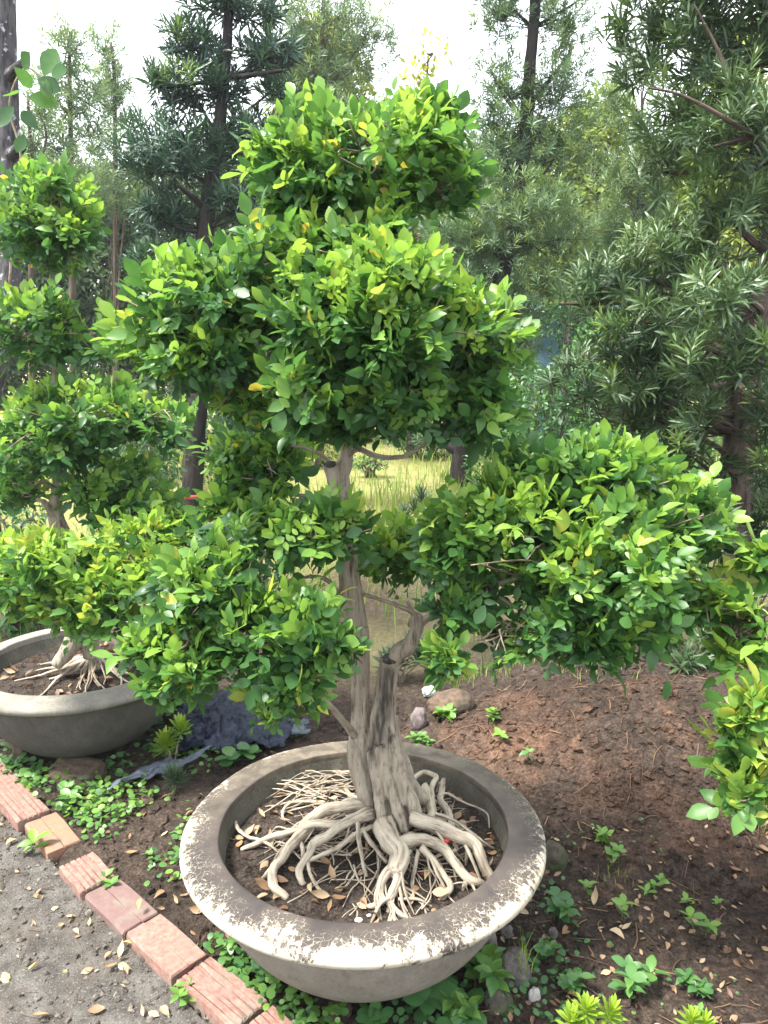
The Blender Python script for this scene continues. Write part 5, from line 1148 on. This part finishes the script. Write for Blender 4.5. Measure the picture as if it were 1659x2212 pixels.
bm = [(*zb(x, y)[:2], w) for x, y, w in [(60, 1250, 'by the leftmost ribbed brick'), (200, 1350, 'below the orange brick'), (330, 1560, 'by the short half buried brick'), (520, 1760, 'beside the purple brown brick'), (760, 1960, 'beside the smooth pink brick'), (1000, 2180, 'beside the mortared brick'), (150, 1800, 'near the left edge'), (450, 2150, 'near the bottom edge')]]
for k in range(150):
    t = rng.uniform(-.3, 1.7); s_ = -.08 - abs(rng.exponential(.2)); p = (BA[0] + BD[0] * t + BN[0] * s_, BA[1] + BD[1] * t + BN[1] * s_, .008); sz = rng.uniform(.018, .046); tn = rng.uniform(.45, .92)
    if k < 70: leaf_on(p, sz, tn, 'on the path ' + near(p, bm), 'dry leaves on the concrete path', .55)
    else: litter(p, sz * .7, tn)
def potleaf(C, zz, k, nk, marks, group, lo, hi):
    a = rng.uniform(0, 6.28); r_ = .355 * rng.rand()**.42; x, y = C[0] + r_ * math.cos(a), C[1] + r_ * math.sin(a); p = (x, y, float(SZ(x, y, C, zz)) + .008); sz = rng.uniform(.026, .048); tn = rng.uniform(lo, hi)
    if k < nk: leaf_on(p, sz, tn, near((x, y), marks), group, .6)
    else: litter(p, sz * .8, tn)
def dirs(C, w): return [(C[0] + .3 * a, C[1] + .3 * b, q + ' of ' + w) for a, b, q in [(-.7, -.7, 'at the front left'), (0, -1, 'at the front'), (.7, -.7, 'at the front right'), (1, 0, 'on the right side'), (-1, 0, 'on the left side'), (-.7, .7, 'at the back left'), (.7, .7, 'at the back right'), (0, 0, 'among the roots')]]
for k in range(130): potleaf(POT, .055, k, 70, dirs(POT, 'the big pot soil'), 'dead leaves in the big front pot', .3, .82)
for k in range(90): potleaf(LPOT, .06, k, 26, dirs(LPOT, 'the grey pot soil'), 'dead leaves in the grey pot', .15, .7)
sm = [(*ground_at(x, y)[:2], w) for x, y, w in [(1250, 1700, 'on the slope right of the pot rim'), (1260, 1960, 'on soil by the round leafed seedling'), (1350, 2020, 'on soil under the tall bright seedling'), (1520, 1980, 'on bare soil at the right edge'), (1180, 2120, 'on soil among the dark stones'), (1400, 2150, 'on soil among the lower right weeds'), (1580, 2150, 'in the lower right corner'), (1230, 2190, 'at the bottom edge by the bright seedling'), (1400, 1850, 'at the foot of the dirt slope')]]
for k, p in enumerate(gscatter(620, .25, 1.7, 1.2, 2.35)):
    sz = rng.uniform(.016, .042); tn = rng.uniform(.2, .85); p = p + [0, 0, .007]
    if k < 85: leaf_on(p, sz * 1.1, tn, near(p, sm), 'dry leaves on the soil at right', .5)
    else: litter(p, sz * .7, tn)
cm = [(*ground_at(x, y)[:2], w) for x, y, w in [(300, 1800, 'on dark soil behind the orange brick'), (330, 1900, 'on dark soil beside the short ribbed brick'), (420, 2000, 'among creeping weeds left of the big pot'), (200, 1740, 'among weeds in front of the grey pot'), (400, 1760, 'on dark soil between the two pots')]]
for k, p in enumerate(gscatter(150, -1.1, -.2, 1.5, 2.6)):
    sz = rng.uniform(.02, .044); tn = rng.uniform(.4, .85); p = p + [0, 0, .008]
    if k < 34: leaf_on(p, sz, tn, near(p, cm), 'dry leaves between bricks and pots', .5)
    else: litter(p, sz * .7, tn)
leaves_arrays(*[np.array(q, float) for q in LIT], DRY_T, rng).obj('leaf_litter', DRY, None, kind='stuff')
def single(px, py, s, tone, label, z=.01):
    g = ground_at(px, py); dry_leaf(g + [0, 0, z], s, tone, label, None, tilt=.15)
single(305, 1978, .03, .99, 'yellow leaf lying on the purple brown brick', .045); single(285, 2045, .03, .97, 'curled yellow leaf on the concrete beside the smooth pink brick'); single(1225, 2150, .03, .99, 'small yellow leaf on the soil right of the stones')
single(1282, 1965, .05, .82, 'large tan leaf on the soil below the round leafed seedling'); single(1315, 2025, .045, .8, 'curled tan leaf on the lower right soil'); single(430, 1770, .03, .99, 'yellow leaf on the soil beside the left rim of the pot')
g = ground_at(1430, 1602); X, D, Z = frames(np.array([[.1, .1, 1.]]), np.array([[.4, -1., .2]]))
o = link('fallen_leaf', hero_mesh('glossy_leaf', MUR_H, 2, .28, MURRAYA), None, label='single glossy green leaf standing on the bare soil slope', cat='leaf'); g = g + [0, 0, -.005]
o.matrix_basis = Matrix([[X[0, k] * .085, D[0, k] * .085, Z[0, k] * .085, g[k]] for k in range(3)] + [[0, 0, 0, 1]])
# straw and twigs
mb = MB()
for p in gscatter(520, .2, 1.9, 1.2, 3.3):
    a = rng.uniform(0, 6.28); l = rng.uniform(.02, .10); d = np.array([math.cos(a), math.sin(a), 0]); q = p + d * l * .5; q[2] = float(H(q[0], q[1])) + .006; e = p + d * l + rng.randn(3) * .01; e[2] = float(H(e[0], e[1])) + .004 + .012 * rng.rand(); p = p + [0, 0, .004]
    w = rng.uniform(.0008, .0026); V, F, b_ = tube([p, q, e], [w, w * .7], 4, 2, .1); mb.add(V, F, tone=np.full(len(V), rng.uniform(.0, .5)))
for k in range(60):
    t = rng.uniform(-.3, 1.7); s = -.08 - rng.exponential(.25); p = np.array([BA[0] + BD[0] * t + BN[0] * s, BA[1] + BD[1] * t + BN[1] * s, .006]); a = rng.uniform(0, 6.28); d = np.array([math.cos(a), math.sin(a), 0]) * rng.uniform(.01, .04)
    V, F, b_ = tube([p, p + d + rng.randn(3) * [.004, .004, 0], p + 2 * d], [.0012, .0007], 4, 2, .1); mb.add(V, F, tone=np.full(len(V), rng.uniform(0, .4)))
mb.obj('straw', DRY, None, kind='stuff')
# shell scraps in the pot, white scrap and plastic sheet behind it
n = NT('white_shell'); SHELL = n.done(n.principled((.7, .72, .74), .5))
for x, y, s, lab in [(840, 865, .022, 'white shell fragment at the front of the pot soil'), (793, 877, .016, 'small white shell chip left of the larger fragment'), (1005, 765, .020, 'white shell scrap between the front roots'), (1035, 760, .016, 'bluish white chip beside the white shell scrap')]:
    p = ZR((x, y, .312)); V, F = ICO1; V = V * (1 + .25 * fbm(V * 2 + x, 2))[:, None] * s * .6 * [1, .8, .4]; solo('shell_fragment', V + p, F, p, SHELL, label=lab, cat='shell')
n = NT('red_seed'); REDM = n.done(n.principled((.35, .02, .02), .4))
for x, y, lab in [(1047, 700, 'small red berry between the right roots'), (1143, 567, 'red berry on the right root fork')]:
    p = ZR((x, y, .318 if y > 600 else .385)); V, F = ICO1; solo('berry', V * .008 * [1, .8, .8] + p + [0, 0, .004], F, p, REDM, label=lab, cat='berry')
p = ground_at(930, 1500); V, F = ICO3
V = np.sign(V) * np.abs(V)**.7; V = V * (1 + .55 * np.abs(fbm(V * 2.6, 3)))[:, None] * [.036, .022, .022]; n = NT('white_scrap_plastic'); solo('plastic_scrap', V + p + [0, 0, .02], F, p, n.done(n.principled((.50, .52, .53), .5)), label='crumpled white plastic scrap on the ground right of the trunk', cat='scrap')
n = NT('black_polythene'); fz = n.noise(n.pos(), 26, 4); PLAST = n.done(n.principled(n.mix(n.mrange(fz, .4, .7), (.007, .010, .020), (.022, .030, .054)), .45, n.bump(n.noise(n.map(n.pos(), (1, .5, 1)), 30, 5, .7), .008), .22))
n = NT('grey_polythene'); PLASTG = n.done(n.principled((.07, .085, .115), .45, n.bump(n.noise(n.pos(), 40, 4, .7), .012), .5))
def sheet(corners, nu, nv, h, label, mat, seed, amp=.03, z0=.02):
    c = [ground_at(*q)[:2] for q in corners]; u, v = np.meshgrid(np.linspace(0, 1, nu), np.linspace(0, 1, nv))
    P = ((1 - u) * (1 - v))[..., None] * c[0] + (u * (1 - v))[..., None] * c[1] + (u * v)[..., None] * c[2] + ((1 - u) * v)[..., None] * c[3]
    ed = .035 * fbm2(u * 3, v * 3, 2.0, 3, off=seed); P = P + ed[..., None] * np.array([1, .6])
    x, y = P[..., 0], P[..., 1]; dome = np.clip(np.sin(np.pi * np.clip(u, 0, 1)) * np.sin(np.pi * v), 0, 1)**.6
    z = H(x, y) + z0 + h * dome * (1 + .5 * fbm2(u, v, 3, 2, off=seed)) + amp * (np.abs(fbm2(x + .05 * fbm2(x, y, 8, 2, off=3), y * .6, 9, 3, .55, off=seed)) * 2.4 + 1.0 * np.abs(fbm2(x * .5, y, 26, 2, .5, off=seed)))
    V = np.stack([x, y, z], -1).reshape(-1, 3); i, j = np.meshgrid(np.arange(nv - 1), np.arange(nu - 1), indexing='ij')
    F = np.stack([i*nu+j, i*nu+j+1, (i+1)*nu+j+1, (i+1)*nu+j], -1).reshape(-1, 4)
    o = solo('plastic_sheet', V, F, (V[0][0], V[0][1], gz(V[0][0], V[0][1])), mat, True, label=label, cat='plastic sheet')
    md = o.modifiers.new('thickness', 'SOLIDIFY'); md.thickness = .002
sheet([(375, 1635), (620, 1628), (640, 1525), (370, 1510)], 150, 100, .06, 'crumpled black plastic sheet on the ground between the two pots', PLAST, 1.0, .019)
sheet([(225, 1735), (345, 1690), (455, 1645), (330, 1665)], 60, 24, .02, 'torn grey tail of plastic sheet trailing towards the bricks', PLASTG, 4.0, .035)
sheet([(615, 1606), (668, 1600), (665, 1570), (620, 1575)], 26, 22, .03, 'pale crumpled plastic bag beside the back rim of the pot', PLASTG, 8.0, .02)
print('total', time.time() - T0, sum(len(o.data.polygons) for o in SC.objects if o.type == 'MESH'))

# ------------------------------------------------------------------ thin haze box, added for the veiling flare over the background
hz = MB(); V, F = boxV((0, 150, 3.6), (1400, 1400, 11.0)); hz.add(V, F)
hm = bpy.data.materials.new('haze'); hm.use_nodes = True; hn = hm.node_tree.nodes; hn.clear()
ho = hn.new('ShaderNodeOutputMaterial'); pv = hn.new('ShaderNodeVolumePrincipled'); pv.inputs['Density'].default_value = .0016; pv.inputs['Color'].default_value = (.86, .93, 1, 1); pv.inputs['Anisotropy'].default_value = .3
hm.node_tree.links.new(pv.outputs[0], ho.inputs['Volume'])
hz.obj('haze', hm, None, False, kind='stuff')
